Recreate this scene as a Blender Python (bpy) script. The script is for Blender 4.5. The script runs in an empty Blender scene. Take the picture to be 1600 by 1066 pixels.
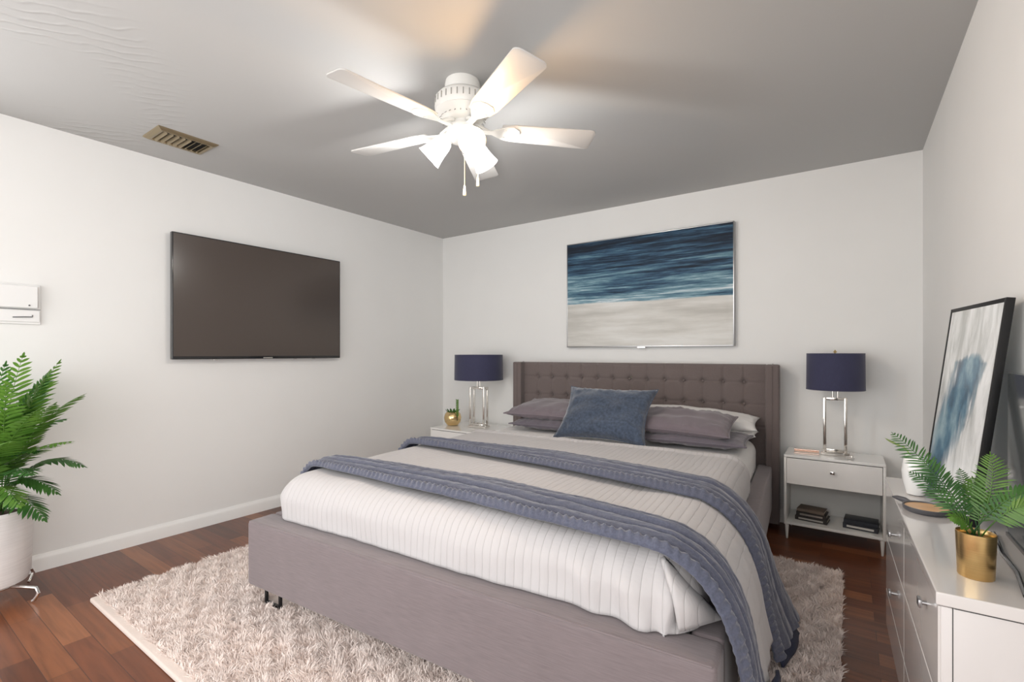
import bpy, bmesh, math, random
import numpy as np
from mathutils import Vector, Matrix, noise as mnoise

random.seed(7)
RNG = np.random.default_rng(7)
PI = math.pi
R = math.radians
scene = bpy.context.scene
COL = scene.collection

# ------------------------------------------------------------------ camera
YAW = math.atan(524 / 750)
CAM = Vector((3.62, -3.865, 1.19))
cd = bpy.data.cameras.new('camera')
cd.sensor_width = 36
cd.lens = 750 / 1600 * 36
cd.shift_y = (552 - 533) / 1600
cd.clip_start = 0.02
cam = bpy.data.objects.new('camera', cd)
cam.location = CAM
cam.rotation_euler = (PI / 2, 0, YAW)
COL.objects.link(cam)
scene.camera = cam

# ------------------------------------------------------------------ exposure, sky, daylight
scene.view_settings.view_transform = 'Standard'
scene.view_settings.look = 'None'
scene.view_settings.gamma = 1
scene.view_settings.use_curve_mapping = False
scene.view_settings.exposure = 0.0
scene.cycles.max_bounces = 10
scene.cycles.diffuse_bounces = 6
scene.cycles.glossy_bounces = 4
scene.cycles.sample_clamp_indirect = 6
scene.cycles.use_denoising = True

world = bpy.data.worlds.new('sky')
scene.world = world
world.use_nodes = True
wnt = world.node_tree
wbg = wnt.nodes['Background']
wsky = wnt.nodes.new('ShaderNodeTexSky')
wsky.sky_type = 'HOSEK_WILKIE'
wsky.turbidity = 4
wsky.sun_direction = (0.5, 0.6, 0.6)
wnt.links.new(wsky.outputs[0], wbg.inputs[0])
wbg.inputs[1].default_value = 0.6


def area(name, loc, rot, sx, sy, power, col=(1, 1, 1)):
    l = bpy.data.lights.new(name, 'AREA')
    l.shape = 'RECTANGLE'
    l.size, l.size_y = sx, sy
    l.energy = power
    l.color = col
    o = bpy.data.objects.new(name, l)
    o.location, o.rotation_euler = loc, rot
    COL.objects.link(o)
    return o


RW, RH, RF = 4.0, 2.44, -5.0      # room width, height, front wall
# daylight entering through the two windows behind the camera, then one added fill
area('window_daylight', (2.0, RF + 0.02, 1.16), (PI / 2, 0, 0), 3.3, 2.05, 68, (1.0, 0.99, 0.975))
area('side_window_daylight', (0.02, -4.28, 1.42), (0, -PI / 2, 0), 1.5, 0.95, 30, (1.0, 0.99, 0.98))
area('right_fill_light', (RW - 0.02, -4.35, 1.42), (0, PI / 2, 0), 1.5, 0.9, 32, (1.0, 0.99, 0.98))  # added fill for the right side of the room, no known window there

# ------------------------------------------------------------------ node helpers


def new_mat(name):
    m = bpy.data.materials.new(name)
    m.use_nodes = True
    nt = m.node_tree
    return m, nt, nt.nodes['Principled BSDF']


def node(nt, kind, **kw):
    n = nt.nodes.new(kind)
    for k, v in kw.items():
        if k in n.inputs.keys():
            n.inputs[k].default_value = v
        else:
            setattr(n, k, v)
    return n


def coords(nt, scale=(1, 1, 1), rot=(0, 0, 0), out='Object', loc=(0, 0, 0)):
    tc = nt.nodes.new('ShaderNodeTexCoord')
    mp = nt.nodes.new('ShaderNodeMapping')
    mp.inputs['Scale'].default_value = scale
    mp.inputs['Rotation'].default_value = rot
    mp.inputs['Location'].default_value = loc
    nt.links.new(tc.outputs[out], mp.inputs[0])
    return mp.outputs[0]


def ramp(nt, fac, stops):
    r = nt.nodes.new('ShaderNodeValToRGB')
    el = r.color_ramp.elements
    while len(el) < len(stops):
        el.new(0.5)
    for e, (p, c) in zip(el, stops):
        e.position = p
        e.color = (c[0], c[1], c[2], 1)
    nt.links.new(fac, r.inputs[0])
    return r.outputs[0]


def bump(nt, height, bsdf, strength=0.3, dist=0.01):
    b = nt.nodes.new('ShaderNodeBump')
    b.inputs['Strength'].default_value = strength
    b.inputs['Distance'].default_value = dist
    nt.links.new(height, b.inputs['Height'])
    nt.links.new(b.outputs[0], bsdf.inputs['Normal'])
    return b


def mathn(nt, op, a, b=None, clamp=False):
    n = nt.nodes.new('ShaderNodeMath')
    n.operation = op
    n.use_clamp = clamp
    for i, v in enumerate((a, b)):
        if v is None:
            continue
        if isinstance(v, (int, float)):
            n.inputs[i].default_value = v
        else:
            nt.links.new(v, n.inputs[i])
    return n.outputs[0]


def mixc(nt, fac, a, b, blend='MIX'):
    n = nt.nodes.new('ShaderNodeMix')
    n.data_type = 'RGBA'
    n.blend_type = blend
    for sock, v in ((n.inputs[0], fac), (n.inputs[6], a), (n.inputs[7], b)):
        if isinstance(v, (int, float)):
            sock.default_value = v
        elif isinstance(v, tuple):
            sock.default_value = (v[0], v[1], v[2], 1)
        else:
            nt.links.new(v, sock)
    return n.outputs[2]


def plain(name, col, rough=0.5, metal=0.0, var=0.0, vscale=8, bstr=0.0, bscale=200, coat=0.0, sheen=0.0, spec=0.5):
    m, nt, b = new_mat(name)
    b.inputs['Base Color'].default_value = (*col, 1)
    b.inputs['Roughness'].default_value = rough
    b.inputs['Metallic'].default_value = metal
    b.inputs['Coat Weight'].default_value = coat
    b.inputs['Coat Roughness'].default_value = 0.06
    b.inputs['Sheen Weight'].default_value = sheen
    b.inputs['Specular IOR Level'].default_value = spec
    co = coords(nt)
    if var > 0:
        n = node(nt, 'ShaderNodeTexNoise', Scale=vscale, Detail=4.0)
        nt.links.new(co, n.inputs['Vector'])
        c = ramp(nt, n.outputs[0], [(0.3, tuple(x * (1 - var) for x in col)), (0.7, tuple(min(1, x * (1 + var)) for x in col))])
        nt.links.new(c, b.inputs['Base Color'])
    if bstr > 0:
        n2 = node(nt, 'ShaderNodeTexNoise', Scale=bscale, Detail=3.0)
        nt.links.new(co, n2.inputs['Vector'])
        bump(nt, n2.outputs[0], b, bstr, 0.002)
    return m


def fabric(name, col, weave=(420, 420, 420), var=0.12, bstr=0.35, sheen=0.25, rough=0.9, rot=(0, 0, 0)):
    m, nt, b = new_mat(name)
    b.inputs['Roughness'].default_value = rough
    b.inputs['Sheen Weight'].default_value = sheen
    b.inputs['Sheen Roughness'].default_value = 0.5
    b.inputs['Specular IOR Level'].default_value = 0.2
    co = coords(nt, weave, rot)
    n = node(nt, 'ShaderNodeTexNoise', Scale=1.0, Detail=2.0)
    nt.links.new(co, n.inputs['Vector'])
    n2 = node(nt, 'ShaderNodeTexNoise', Scale=5.0, Detail=3.0)
    nt.links.new(coords(nt), n2.inputs['Vector'])
    f = mathn(nt, 'ADD', mathn(nt, 'MULTIPLY', n.outputs[0], 0.7), mathn(nt, 'MULTIPLY', n2.outputs[0], 0.3))
    c = ramp(nt, f, [(0.3, tuple(x * (1 - var) for x in col)), (0.7, tuple(min(1, x * (1 + var)) for x in col))])
    nt.links.new(c, b.inputs['Base Color'])
    bump(nt, n.outputs[0], b, bstr, 0.0015)
    return m


def emit(name, col, strength, base=(0.9, 0.9, 0.9)):
    m, nt, b = new_mat(name)
    b.inputs['Base Color'].default_value = (*base, 1)
    b.inputs['Emission Color'].default_value = (*col, 1)
    b.inputs['Emission Strength'].default_value = strength
    return m


# ------------------------------------------------------------------ materials
M = {}
M['wall'] = plain('wall_paint', (0.80, 0.80, 0.79), 0.75, var=0.01, vscale=3, bstr=0.05, bscale=120)


def ceiling_mat():
    m, nt, b = new_mat('ceiling_paint')
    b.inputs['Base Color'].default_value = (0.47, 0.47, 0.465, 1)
    b.inputs['Roughness'].default_value = 0.8
    w = node(nt, 'ShaderNodeTexWave', Scale=5.5, Distortion=7.0, Detail=2.0)
    w.inputs['Detail Scale'].default_value = 0.9
    nt.links.new(coords(nt, (1, 1, 1), (0, 0, R(32))), w.inputs['Vector'])
    n = node(nt, 'ShaderNodeTexNoise', Scale=2.2, Detail=1.0)
    nt.links.new(coords(nt, (1, 1, 1)), n.inputs['Vector'])
    tc = nt.nodes.new('ShaderNodeTexCoord')
    sx = nt.nodes.new('ShaderNodeSeparateXYZ')
    nt.links.new(tc.outputs['Object'], sx.inputs[0])
    # trowel marks only where the plaster of the front left of the room has them
    far = mathn(nt, 'SUBTRACT', -2.35, mathn(nt, 'ADD', sx.outputs['Y'], mathn(nt, 'MULTIPLY', sx.outputs['X'], 0.45)), True)
    mask = mathn(nt, 'MULTIPLY', far, ramp(nt, n.outputs[0], [(0.42, (0, 0, 0)), (0.6, (1, 1, 1))]), True)
    ridge = mathn(nt, 'POWER', w.outputs['Fac'], 5.0)
    bump(nt, mathn(nt, 'MULTIPLY', ridge, mask), b, 0.5, 0.012)
    return m


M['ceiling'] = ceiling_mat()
M['trim'] = plain('white_trim_paint', (0.86, 0.86, 0.85), 0.4, bstr=0.03)


def floor_mat():
    m, nt, b = new_mat('cherry_plank_floor')
    co = coords(nt, (1, 1, 1))
    br = nt.nodes.new('ShaderNodeTexBrick')
    br.offset, br.offset_frequency, br.squash = 0.37, 2, 1.0
    for k, v in (('Color1', (0, 0, 0, 1)), ('Color2', (1, 1, 1, 1)), ('Mortar', (0.5, 0.5, 0.5, 1)), ('Scale', 1.0),
                 ('Mortar Size', 0.0012), ('Mortar Smooth', 0.2), ('Bias', 0.0), ('Brick Width', 0.62), ('Row Height', 0.092)):
        br.inputs[k].default_value = v
    nt.links.new(co, br.inputs['Vector'])
    base = ramp(nt, br.outputs['Color'], [(0.0, (0.095, 0.028, 0.012)), (0.3, (0.165, 0.049, 0.019)), (0.55, (0.130, 0.039, 0.016)),
                                          (0.8, (0.22, 0.074, 0.028)), (1.0, (0.29, 0.108, 0.044))])
    g = node(nt, 'ShaderNodeTexNoise', Scale=1.0, Detail=6.0, Distortion=0.6)
    nt.links.new(coords(nt, (3.0, 42, 1)), g.inputs['Vector'])
    grain = ramp(nt, g.outputs[0], [(0.25, (0.62, 0.60, 0.58)), (0.6, (1.0, 1.0, 1.0)), (0.85, (1.18, 1.15, 1.1))])
    c = mixc(nt, 1.0, base, grain, 'MULTIPLY')
    c = mixc(nt, mathn(nt, 'MULTIPLY', br.outputs['Fac'], 0.75), c, (0.03, 0.012, 0.008))
    nt.links.new(c, b.inputs['Base Color'])
    b.inputs['Roughness'].default_value = 0.3
    b.inputs['Coat Weight'].default_value = 0.12
    b.inputs['Coat Roughness'].default_value = 0.22
    b.inputs['Specular IOR Level'].default_value = 0.4
    bump(nt, mathn(nt, 'SUBTRACT', 1.0, br.outputs['Fac']), b, 0.35, 0.002)
    return m


M['floor'] = floor_mat()
M['bed'] = fabric('mauve_grey_linen', (0.190, 0.158, 0.164), weave=(14, 190, 270), var=0.13, bstr=0.35)
M['headboard'] = fabric('taupe_linen', (0.150, 0.122, 0.117), weave=(300, 300, 300), var=0.12, bstr=0.3)
M['steel'] = plain('brushed_steel', (0.42, 0.42, 0.43), 0.3, 1.0)
M['black_metal'] = plain('black_metal', (0.02, 0.02, 0.022), 0.4, 0.3)
M['chrome'] = plain('polished_chrome', (0.82, 0.81, 0.80), 0.07, 1.0)
M['nickel'] = plain('polished_nickel', (0.74, 0.71, 0.67), 0.1, 1.0)
M['brass'] = plain('warm_brass', (0.78, 0.58, 0.30), 0.2, 1.0)
M['rose'] = plain('rose_gold', (0.80, 0.62, 0.53), 0.25, 1.0)
M['white_lacquer'] = plain('white_lacquer', (0.85, 0.84, 0.825), 0.16, coat=0.6)
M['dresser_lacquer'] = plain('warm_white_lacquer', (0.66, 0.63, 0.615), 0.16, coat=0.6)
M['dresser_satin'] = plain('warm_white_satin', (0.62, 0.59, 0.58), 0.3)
M['white_satin'] = plain('white_satin', (0.78, 0.775, 0.75), 0.3)
M['shadow_gap'] = plain('dark_reveal', (0.05, 0.05, 0.05), 0.6)


def brushed_gold():
    m, nt, b = new_mat('brushed_gold')
    b.inputs['Metallic'].default_value = 1
    n = node(nt, 'ShaderNodeTexNoise', Scale=1.0, Detail=3.0)
    nt.links.new(coords(nt, (6, 6, 1500)), n.inputs['Vector'])
    nt.links.new(ramp(nt, n.outputs[0], [(0.3, (0.60, 0.40, 0.16)), (0.7, (0.80, 0.57, 0.27))]), b.inputs['Base Color'])
    b.inputs['Roughness'].default_value = 0.28
    b.inputs['Anisotropic'].default_value = 0.6
    bump(nt, n.outputs[0], b, 0.12, 0.0006)
    return m


M['gold'] = brushed_gold()


def duvet_mat(name, col, spacing=0.030, rot=0.0):
    m, nt, b = new_mat(name)
    b.inputs['Roughness'].default_value = 0.9
    b.inputs['Sheen Weight'].default_value = 0.15
    b.inputs['Specular IOR Level'].default_value = 0.2
    tc = nt.nodes.new('ShaderNodeTexCoord')
    sx = nt.nodes.new('ShaderNodeSeparateXYZ')
    n = node(nt, 'ShaderNodeTexNoise', Scale=3.0, Detail=3.0)
    nt.links.new(tc.outputs['Object'], n.inputs['Vector'])
    nt.links.new(tc.outputs['Object'], sx.inputs[0])
    x = mathn(nt, 'ADD', sx.outputs['X'], mathn(nt, 'MULTIPLY', n.outputs[0], 0.03))
    s = mathn(nt, 'ABSOLUTE', mathn(nt, 'SINE', mathn(nt, 'MULTIPLY', x, PI / spacing)))
    s = mathn(nt, 'POWER', s, 0.22)
    y = mathn(nt, 'ABSOLUTE', mathn(nt, 'SINE', mathn(nt, 'MULTIPLY', sx.outputs['Y'], PI / 0.011)))
    w = node(nt, 'ShaderNodeTexNoise', Scale=14.0, Detail=4.0)
    nt.links.new(tc.outputs['Object'], w.inputs['Vector'])
    h = mathn(nt, 'ADD', mathn(nt, 'ADD', s, mathn(nt, 'MULTIPLY', y, 0.06)), mathn(nt, 'MULTIPLY', w.outputs[0], 1.3))
    bump(nt, h, b, 0.8, 0.0038)
    c = ramp(nt, s, [(0.0, tuple(v * 0.80 for v in col)), (0.6, col)])
    nt.links.new(c, b.inputs['Base Color'])
    return m


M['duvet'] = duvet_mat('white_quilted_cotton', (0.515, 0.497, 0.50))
M['sheet'] = fabric('white_sheet', (0.82, 0.81, 0.80), weave=(300, 300, 300), var=0.03, bstr=0.1, sheen=0.1)
M['pillow'] = fabric('mauve_cotton', (0.168, 0.140, 0.158), weave=(350, 350, 350), var=0.1, bstr=0.15, sheen=0.3)
M['pillow_dark'] = fabric('slate_cotton', (0.130, 0.115, 0.138), weave=(350, 350, 350), var=0.1, bstr=0.15, sheen=0.3)
M['velvet'] = fabric('blue_velvet', (0.046, 0.063, 0.098), weave=(60, 60, 60), var=0.45, bstr=0.2, sheen=0.6)
M['throw'] = fabric('slate_blue_cotton', (0.088, 0.096, 0.138), weave=(160, 160, 160), var=0.22, bstr=0.5, sheen=0.4)
M['throw_under'] = fabric('navy_backing', (0.030, 0.036, 0.068), weave=(200, 200, 200), var=0.15, bstr=0.3, sheen=0.05)
M['navy'] = fabric('navy_shade_silk', (0.045, 0.046, 0.092), weave=(500, 500, 60), var=0.12, bstr=0.1, sheen=0.2, rough=0.75)
M['shade_in'] = plain('white_shade_lining', (0.85, 0.84, 0.80), 0.6)
M['rug_base'] = fabric('rug_backing', (0.62, 0.53, 0.48), var=0.1)
M['fan_white'] = plain('white_enamel', (0.80, 0.79, 0.76), 0.35)
M['fan_blade'] = plain('white_blade', (0.58, 0.57, 0.555), 0.4)
M['glass_lit'] = emit('lit_frosted_glass', (1.0, 0.97, 0.92), 2.5)
M['glass_warm'] = emit('lit_warm_frosted_glass', (1.0, 0.90, 0.72), 2.5)
M['slot_grey'] = plain('slot_grey', (0.34, 0.33, 0.31), 0.6)
M['ivory'] = plain('ivory_fob', (0.85, 0.82, 0.62), 0.4)
M['black_gloss'] = plain('black_gloss', (0.012, 0.012, 0.014), 0.12, coat=0.5)
M['black_satin'] = plain('black_satin', (0.012, 0.012, 0.013), 0.5, spec=0.3)
M['bronze'] = plain('bronze_vent', (0.28, 0.225, 0.14), 0.35, 0.6)
M['dark'] = plain('dark_void', (0.012, 0.011, 0.010), 0.7)
M['soil'] = plain('soil', (0.05, 0.032, 0.02), 0.95, var=0.4, vscale=60, bstr=0.8, bscale=150)
M['pot_white'] = None


def pot_mat():
    m, nt, b = new_mat('ribbed_white_ceramic')
    n = node(nt, 'ShaderNodeTexNoise', Scale=1.0, Detail=2.0)
    nt.links.new(coords(nt, (5, 5, 260)), n.inputs['Vector'])
    nt.links.new(ramp(nt, n.outputs[0], [(0.3, (0.74, 0.73, 0.73)), (0.7, (0.84, 0.83, 0.83))]), b.inputs['Base Color'])
    b.inputs['Roughness'].default_value = 0.45
    bump(nt, n.outputs[0], b, 0.3, 0.002)
    return m


M['pot_white'] = pot_mat()


def leaf_mat(name, c1, c2):
    m, nt, b = new_mat(name)
    n = node(nt, 'ShaderNodeTexNoise', Scale=14.0, Detail=2.0)
    nt.links.new(coords(nt), n.inputs['Vector'])
    nt.links.new(ramp(nt, n.outputs[0], [(0.35, c1), (0.65, c2)]), b.inputs['Base Color'])
    b.inputs['Roughness'].default_value = 0.38
    b.inputs['Subsurface Weight'].default_value = 0.0
    t = nt.nodes.new('ShaderNodeBsdfTranslucent')
    t.inputs[0].default_value = (c2[0] * 1.3, c2[1] * 1.4, c2[2], 1)
    mx = nt.nodes.new('ShaderNodeMixShader')
    mx.inputs[0].default_value = 0.25
    nt.links.new(b.outputs[0], mx.inputs[1])
    nt.links.new(t.outputs[0], mx.inputs[2])
    nt.links.new(mx.outputs[0], nt.nodes['Material Output'].inputs[0])
    return m


M['leaf'] = leaf_mat('fresh_green_leaf', (0.055, 0.150, 0.022), (0.135, 0.270, 0.048))
M['leaf_dark'] = leaf_mat('deep_green_leaf', (0.022, 0.085, 0.022), (0.06, 0.17, 0.035))
M['leaf_pale'] = leaf_mat('pale_green_leaf', (0.30, 0.42, 0.10), (0.45, 0.55, 0.16))
M['stem'] = plain('leaf_stem', (0.16, 0.20, 0.05), 0.5)
M['stem_brown'] = plain('brown_stem', (0.14, 0.075, 0.03), 0.6)


def screen_mat():
    m, nt, b = new_mat('dark_television_glass')
    b.inputs['Base Color'].default_value = (0.075, 0.060, 0.052, 1)
    b.inputs['Roughness'].default_value = 0.2
    b.inputs['Specular IOR Level'].default_value = 0.6
    return m


M['screen'] = screen_mat()


def art_sea():
    m, nt, b = new_mat('painted_sea_abstract')
    tc = nt.nodes.new('ShaderNodeTexCoord')
    sp = nt.nodes.new('ShaderNodeSeparateXYZ')
    nt.links.new(tc.outputs['Generated'], sp.inputs[0])
    s1 = node(nt, 'ShaderNodeTexNoise', Scale=1.0, Detail=8.0, Roughness=0.62, Distortion=0.35)
    nt.links.new(coords(nt, (1.3, 1, 16), (0, R(-1.5), 0), 'Generated', (3.1, 0, 1.7)), s1.inputs['Vector'])
    s2 = node(nt, 'ShaderNodeTexNoise', Scale=1.0, Detail=6.0, Roughness=0.7)
    nt.links.new(coords(nt, (5.0, 1, 70), (0, R(-2), 0), 'Generated'), s2.inputs['Vector'])
    f = mathn(nt, 'ADD', mathn(nt, 'MULTIPLY', s1.outputs[0], 0.66), mathn(nt, 'MULTIPLY', s2.outputs[0], 0.34))
    # darker paint at the top, paler toward the shore
    f = mathn(nt, 'ADD', f, mathn(nt, 'MULTIPLY', mathn(nt, 'SUBTRACT', 0.70, sp.outputs['Z']), 0.28))
    sea = ramp(nt, f, [(0.40, (0.010, 0.016, 0.028)), (0.46, (0.018, 0.042, 0.078)), (0.503, (0.042, 0.100, 0.170)),
                       (0.545, (0.10, 0.20, 0.26)), (0.592, (0.23, 0.37, 0.44)), (0.65, (0.66, 0.73, 0.76))])
    w1 = node(nt, 'ShaderNodeTexNoise', Scale=1.0, Detail=6.0, Roughness=0.6)
    nt.links.new(coords(nt, (1.3, 1, 7), (0, R(-2), 0), 'Generated', (0.4, 0, 5.2)), w1.inputs['Vector'])
    shore = ramp(nt, w1.outputs[0], [(0.36, (0.50, 0.49, 0.46)), (0.50, (0.64, 0.63, 0.60)), (0.62, (0.74, 0.74, 0.72))])
    e1 = node(nt, 'ShaderNodeTexNoise', Scale=1.0, Detail=5.0)
    nt.links.new(coords(nt, (3.0, 1, 1), (0, 0, 0), 'Generated'), e1.inputs['Vector'])
    edge = mathn(nt, 'ADD', sp.outputs['Z'], mathn(nt, 'MULTIPLY', mathn(nt, 'SUBTRACT', e1.outputs[0], 0.5), 0.05))
    k = ramp(nt, edge, [(0.408, (0, 0, 0)), (0.416, (1, 1, 1))])
    nt.links.new(mixc(nt, k, shore, sea), b.inputs['Base Color'])
    b.inputs['Roughness'].default_value = 0.6
    b.inputs['Specular IOR Level'].default_value = 0.25
    b.inputs['Coat Weight'].default_value = 0.0
    b.inputs['Coat Roughness'].default_value = 0.08
    return m


M['art_sea'] = art_sea()


def art_smear():
    m, nt, b = new_mat('painted_blue_smear')
    tc = nt.nodes.new('ShaderNodeTexCoord')
    sp = nt.nodes.new('ShaderNodeSeparateXYZ')
    nt.links.new(tc.outputs['Generated'], sp.inputs[0])
    n = node(nt, 'ShaderNodeTexNoise', Scale=1.0, Detail=7.0, Roughness=0.62, Distortion=0.5)
    nt.links.new(coords(nt, (1, 7, 2.6), (R(-30), 0, 0), 'Generated'), n.inputs['Vector'])
    n3 = node(nt, 'ShaderNodeTexNoise', Scale=4.0, Detail=5.0, Roughness=0.6)
    nt.links.new(tc.outputs['Generated'], n3.inputs['Vector'])
    # smear running from the upper middle down to the lower left
    # Y generated: 1 = far edge (left in view), 0 = near edge (right in view)
    ax = mathn(nt, 'ADD', 0.42, mathn(nt, 'MULTIPLY', mathn(nt, 'SUBTRACT', 0.72, sp.outputs['Z']), 0.75))
    d = mathn(nt, 'ABSOLUTE', mathn(nt, 'SUBTRACT', sp.outputs['Y'], ax))
    top = mathn(nt, 'MULTIPLY', mathn(nt, 'MAXIMUM', mathn(nt, 'SUBTRACT', sp.outputs['Z'], 0.72), 0.0), 6.0)
    low = mathn(nt, 'MULTIPLY', mathn(nt, 'MAXIMUM', mathn(nt, 'SUBTRACT', 0.34, sp.outputs['Z']), 0.0), 0.35)
    v = mathn(nt, 'ADD', mathn(nt, 'ADD', mathn(nt, 'ADD', d, top), low), mathn(nt, 'MULTIPLY', mathn(nt, 'SUBTRACT', n.outputs[0], 0.5), 0.55))
    blue = ramp(nt, n3.outputs[0], [(0.35, (0.030, 0.075, 0.125)), (0.5, (0.085, 0.20, 0.29)), (0.68, (0.30, 0.44, 0.50))])
    white = ramp(nt, n.outputs[0], [(0.36, (0.47, 0.49, 0.48)), (0.5, (0.68, 0.70, 0.70)), (0.62, (0.86, 0.88, 0.89))])
    k = ramp(nt, v, [(0.17, (1, 1, 1)), (0.26, (0.6, 0.6, 0.6)), (0.33, (0, 0, 0))])
    nt.links.new(mixc(nt, k, white, blue), b.inputs['Base Color'])
    b.inputs['Roughness'].default_value = 0.3
    b.inputs['Coat Weight'].default_value = 0.3
    return m


M['art_smear'] = art_smear()
M['wood_tray'] = plain('honey_wood', (0.66, 0.39, 0.18), 0.4, var=0.15, vscale=20)
M['graphite'] = plain('graphite', (0.10, 0.10, 0.11), 0.4, 0.2)
M['dark_panel'] = plain('dark_grey_glass', (0.055, 0.065, 0.068), 0.15, coat=0.3)
M['ceramic'] = plain('white_glaze', (0.82, 0.82, 0.81), 0.18, coat=0.5)
M['plastic'] = plain('white_plastic', (0.80, 0.80, 0.80), 0.35)
M['plastic_grey'] = plain('grey_plastic', (0.52, 0.52, 0.52), 0.4)
M['outline'] = plain('dark_grey_seam', (0.12, 0.12, 0.12), 0.5)
M['book_taupe'] = plain('taupe_cloth_cover', (0.16, 0.125, 0.10), 0.7, var=0.1)
M['book_dark'] = plain('black_brown_cover', (0.030, 0.025, 0.023), 0.5)
M['book_navy'] = plain('black_blue_cover', (0.018, 0.021, 0.030), 0.45)
M['paper'] = plain('book_pages', (0.50, 0.46, 0.40), 0.8, var=0.15, vscale=90)
M['silver_foil'] = plain('silver_foil', (0.62, 0.60, 0.56), 0.3, 0.9)
M['window_glass'] = None
M['curtain'] = plain('grey_green_curtain', (0.45, 0.52, 0.47), 0.9)


def pane_mat():
    m, nt, b = new_mat('window_glass')
    b.inputs['Transmission Weight'].default_value = 1
    b.inputs['Roughness'].default_value = 0.02
    return m


M['window_glass'] = pane_mat()

# ------------------------------------------------------------------ mesh helpers


def link_mesh(name, verts, faces, m, parent=None, sharp=40, smooth=True, wn=False):
    me = bpy.data.meshes.new(name)
    me.from_pydata([tuple(v) for v in verts], [], faces)
    me.update()
    if smooth:
        me.polygons.foreach_set('use_smooth', [True] * len(me.polygons))
        if sharp:
            me.set_sharp_from_angle(angle=R(sharp))
    if m:
        me.materials.append(m)
    o = bpy.data.objects.new(name, me)
    COL.objects.link(o)
    if parent:
        o.parent = parent
    if wn:
        w = o.modifiers.new('weighted', 'WEIGHTED_NORMAL')
        w.keep_sharp = True
    return o


class MB:
    """collects shapes into one mesh"""

    def __init__(self):
        self.v, self.f = [], []

    def add(self, verts, faces):
        k = len(self.v)
        self.v += [Vector(p) for p in verts]
        self.f += [tuple(i + k for i in f) for f in faces]
        return self

    def box(self, lo, hi, bevel=0.0, seg=2, mtx=None):
        bm = bmesh.new()
        bmesh.ops.create_cube(bm, size=1)
        lo, hi = Vector(lo), Vector(hi)
        for v in bm.verts:
            v.co = Vector(((v.co.x + .5) * (hi.x - lo.x) + lo.x, (v.co.y + .5) * (hi.y - lo.y) + lo.y, (v.co.z + .5) * (hi.z - lo.z) + lo.z))
        if bevel > 0:
            bmesh.ops.bevel(bm, geom=list(bm.edges), offset=bevel, segments=seg, profile=0.5, affect='EDGES')
        return self._bm(bm, mtx)

    def _bm(self, bm, mtx=None):
        bm.verts.index_update()
        vs = [(mtx @ v.co) if mtx else v.co.copy() for v in bm.verts]
        fs = [tuple(v.index for v in f.verts) for f in bm.faces]
        bm.free()
        return self.add(vs, fs)

    def lathe(self, prof, n=32, mtx=None, closed=False):
        vs, fs = [], []
        for r, z in prof:
            for k in range(n):
                a = 2 * PI * k / n
                vs.append(Vector((r * math.cos(a), r * math.sin(a), z)))
        m = len(prof)
        for i in range(m if closed else m - 1):
            j = (i + 1) % m
            for k in range(n):
                q = (k + 1) % n
                fs.append((i * n + k, i * n + q, j * n + q, j * n + k))
        if not closed:
            if prof[0][0] > 1e-6:
                fs.append(tuple(range(n - 1, -1, -1)))
            if prof[-1][0] > 1e-6:
                fs.append(tuple((m - 1) * n + k for k in range(n)))
        if mtx:
            vs = [mtx @ v for v in vs]
        return self.add(vs, fs)

    def tube(self, pts, rad, n=8, close=False):
        pts = [Vector(p) for p in pts]
        rr = rad if isinstance(rad, (list, tuple)) else [rad] * len(pts)
        vs, fs = [], []
        up = Vector((0, 0, 1))
        m = len(pts)
        prev = None
        for i, p in enumerate(pts):
            if close:
                t = pts[(i + 1) % m] - pts[i - 1]
            else:
                t = pts[min(i + 1, m - 1)] - pts[max(i - 1, 0)]
            t.normalize()
            if prev is None:
                a = t.cross(up if abs(t.z) < 0.95 else Vector((1, 0, 0))).normalized()
            else:
                a = (prev - t * prev.dot(t)).normalized()
            prev = a
            b = t.cross(a)
            for k in range(n):
                th = 2 * PI * k / n
                vs.append(p + (a * math.cos(th) + b * math.sin(th)) * rr[i])
        for i in range(m if close else m - 1):
            j = (i + 1) % m
            for k in range(n):
                q = (k + 1) % n
                fs.append((i * n + k, i * n + q, j * n + q, j * n + k))
        if not close:
            fs.append(tuple(range(n - 1, -1, -1)))
            fs.append(tuple((m - 1) * n + k for k in range(n)))
        return self.add(vs, fs)

    def prism(self, poly, z0, z1, mtx=None, bevel=0.0):
        bm = bmesh.new()
        vs = [bm.verts.new((x, y, z0)) for x, y in poly]
        f = bm.faces.new(vs)
        r = bmesh.ops.extrude_face_region(bm, geom=[f])
        for v in r['geom']:
            if isinstance(v, bmesh.types.BMVert):
                v.co.z = z1
        bmesh.ops.recalc_face_normals(bm, faces=list(bm.faces))
        if bevel > 0:
            bmesh.ops.bevel(bm, geom=[e for e in bm.edges], offset=bevel, segments=2, profile=0.5, affect='EDGES')
        return self._bm(bm, mtx)

    def grid(self, fn, nu, nv, flip=False):
        vs = [fn(i / nu, j / nv) for i in range(nu + 1) for j in range(nv + 1)]
        w = nv + 1
        fs = []
        for i in range(nu):
            for j in range(nv):
                q = (i * w + j, (i + 1) * w + j, (i + 1) * w + j + 1, i * w + j + 1)
                fs.append(q[::-1] if flip else q)
        return self.add(vs, fs)

    def build(self, name, m, parent=None, sharp=40, wn=False, smooth=True):
        return link_mesh(name, self.v, self.f, m, parent, sharp, smooth, wn)


def boxo(name, lo, hi, m, parent=None, bevel=0.004, seg=2):
    return MB().box(lo, hi, bevel, seg).build(name, m, parent, sharp=60 if bevel else 30, wn=bevel > 0)


def tag(o, label, cat, group=None, kind=None):
    o['label'] = label
    o['category'] = cat
    if group:
        o['group'] = group
    if kind:
        o['kind'] = kind
    return o


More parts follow.
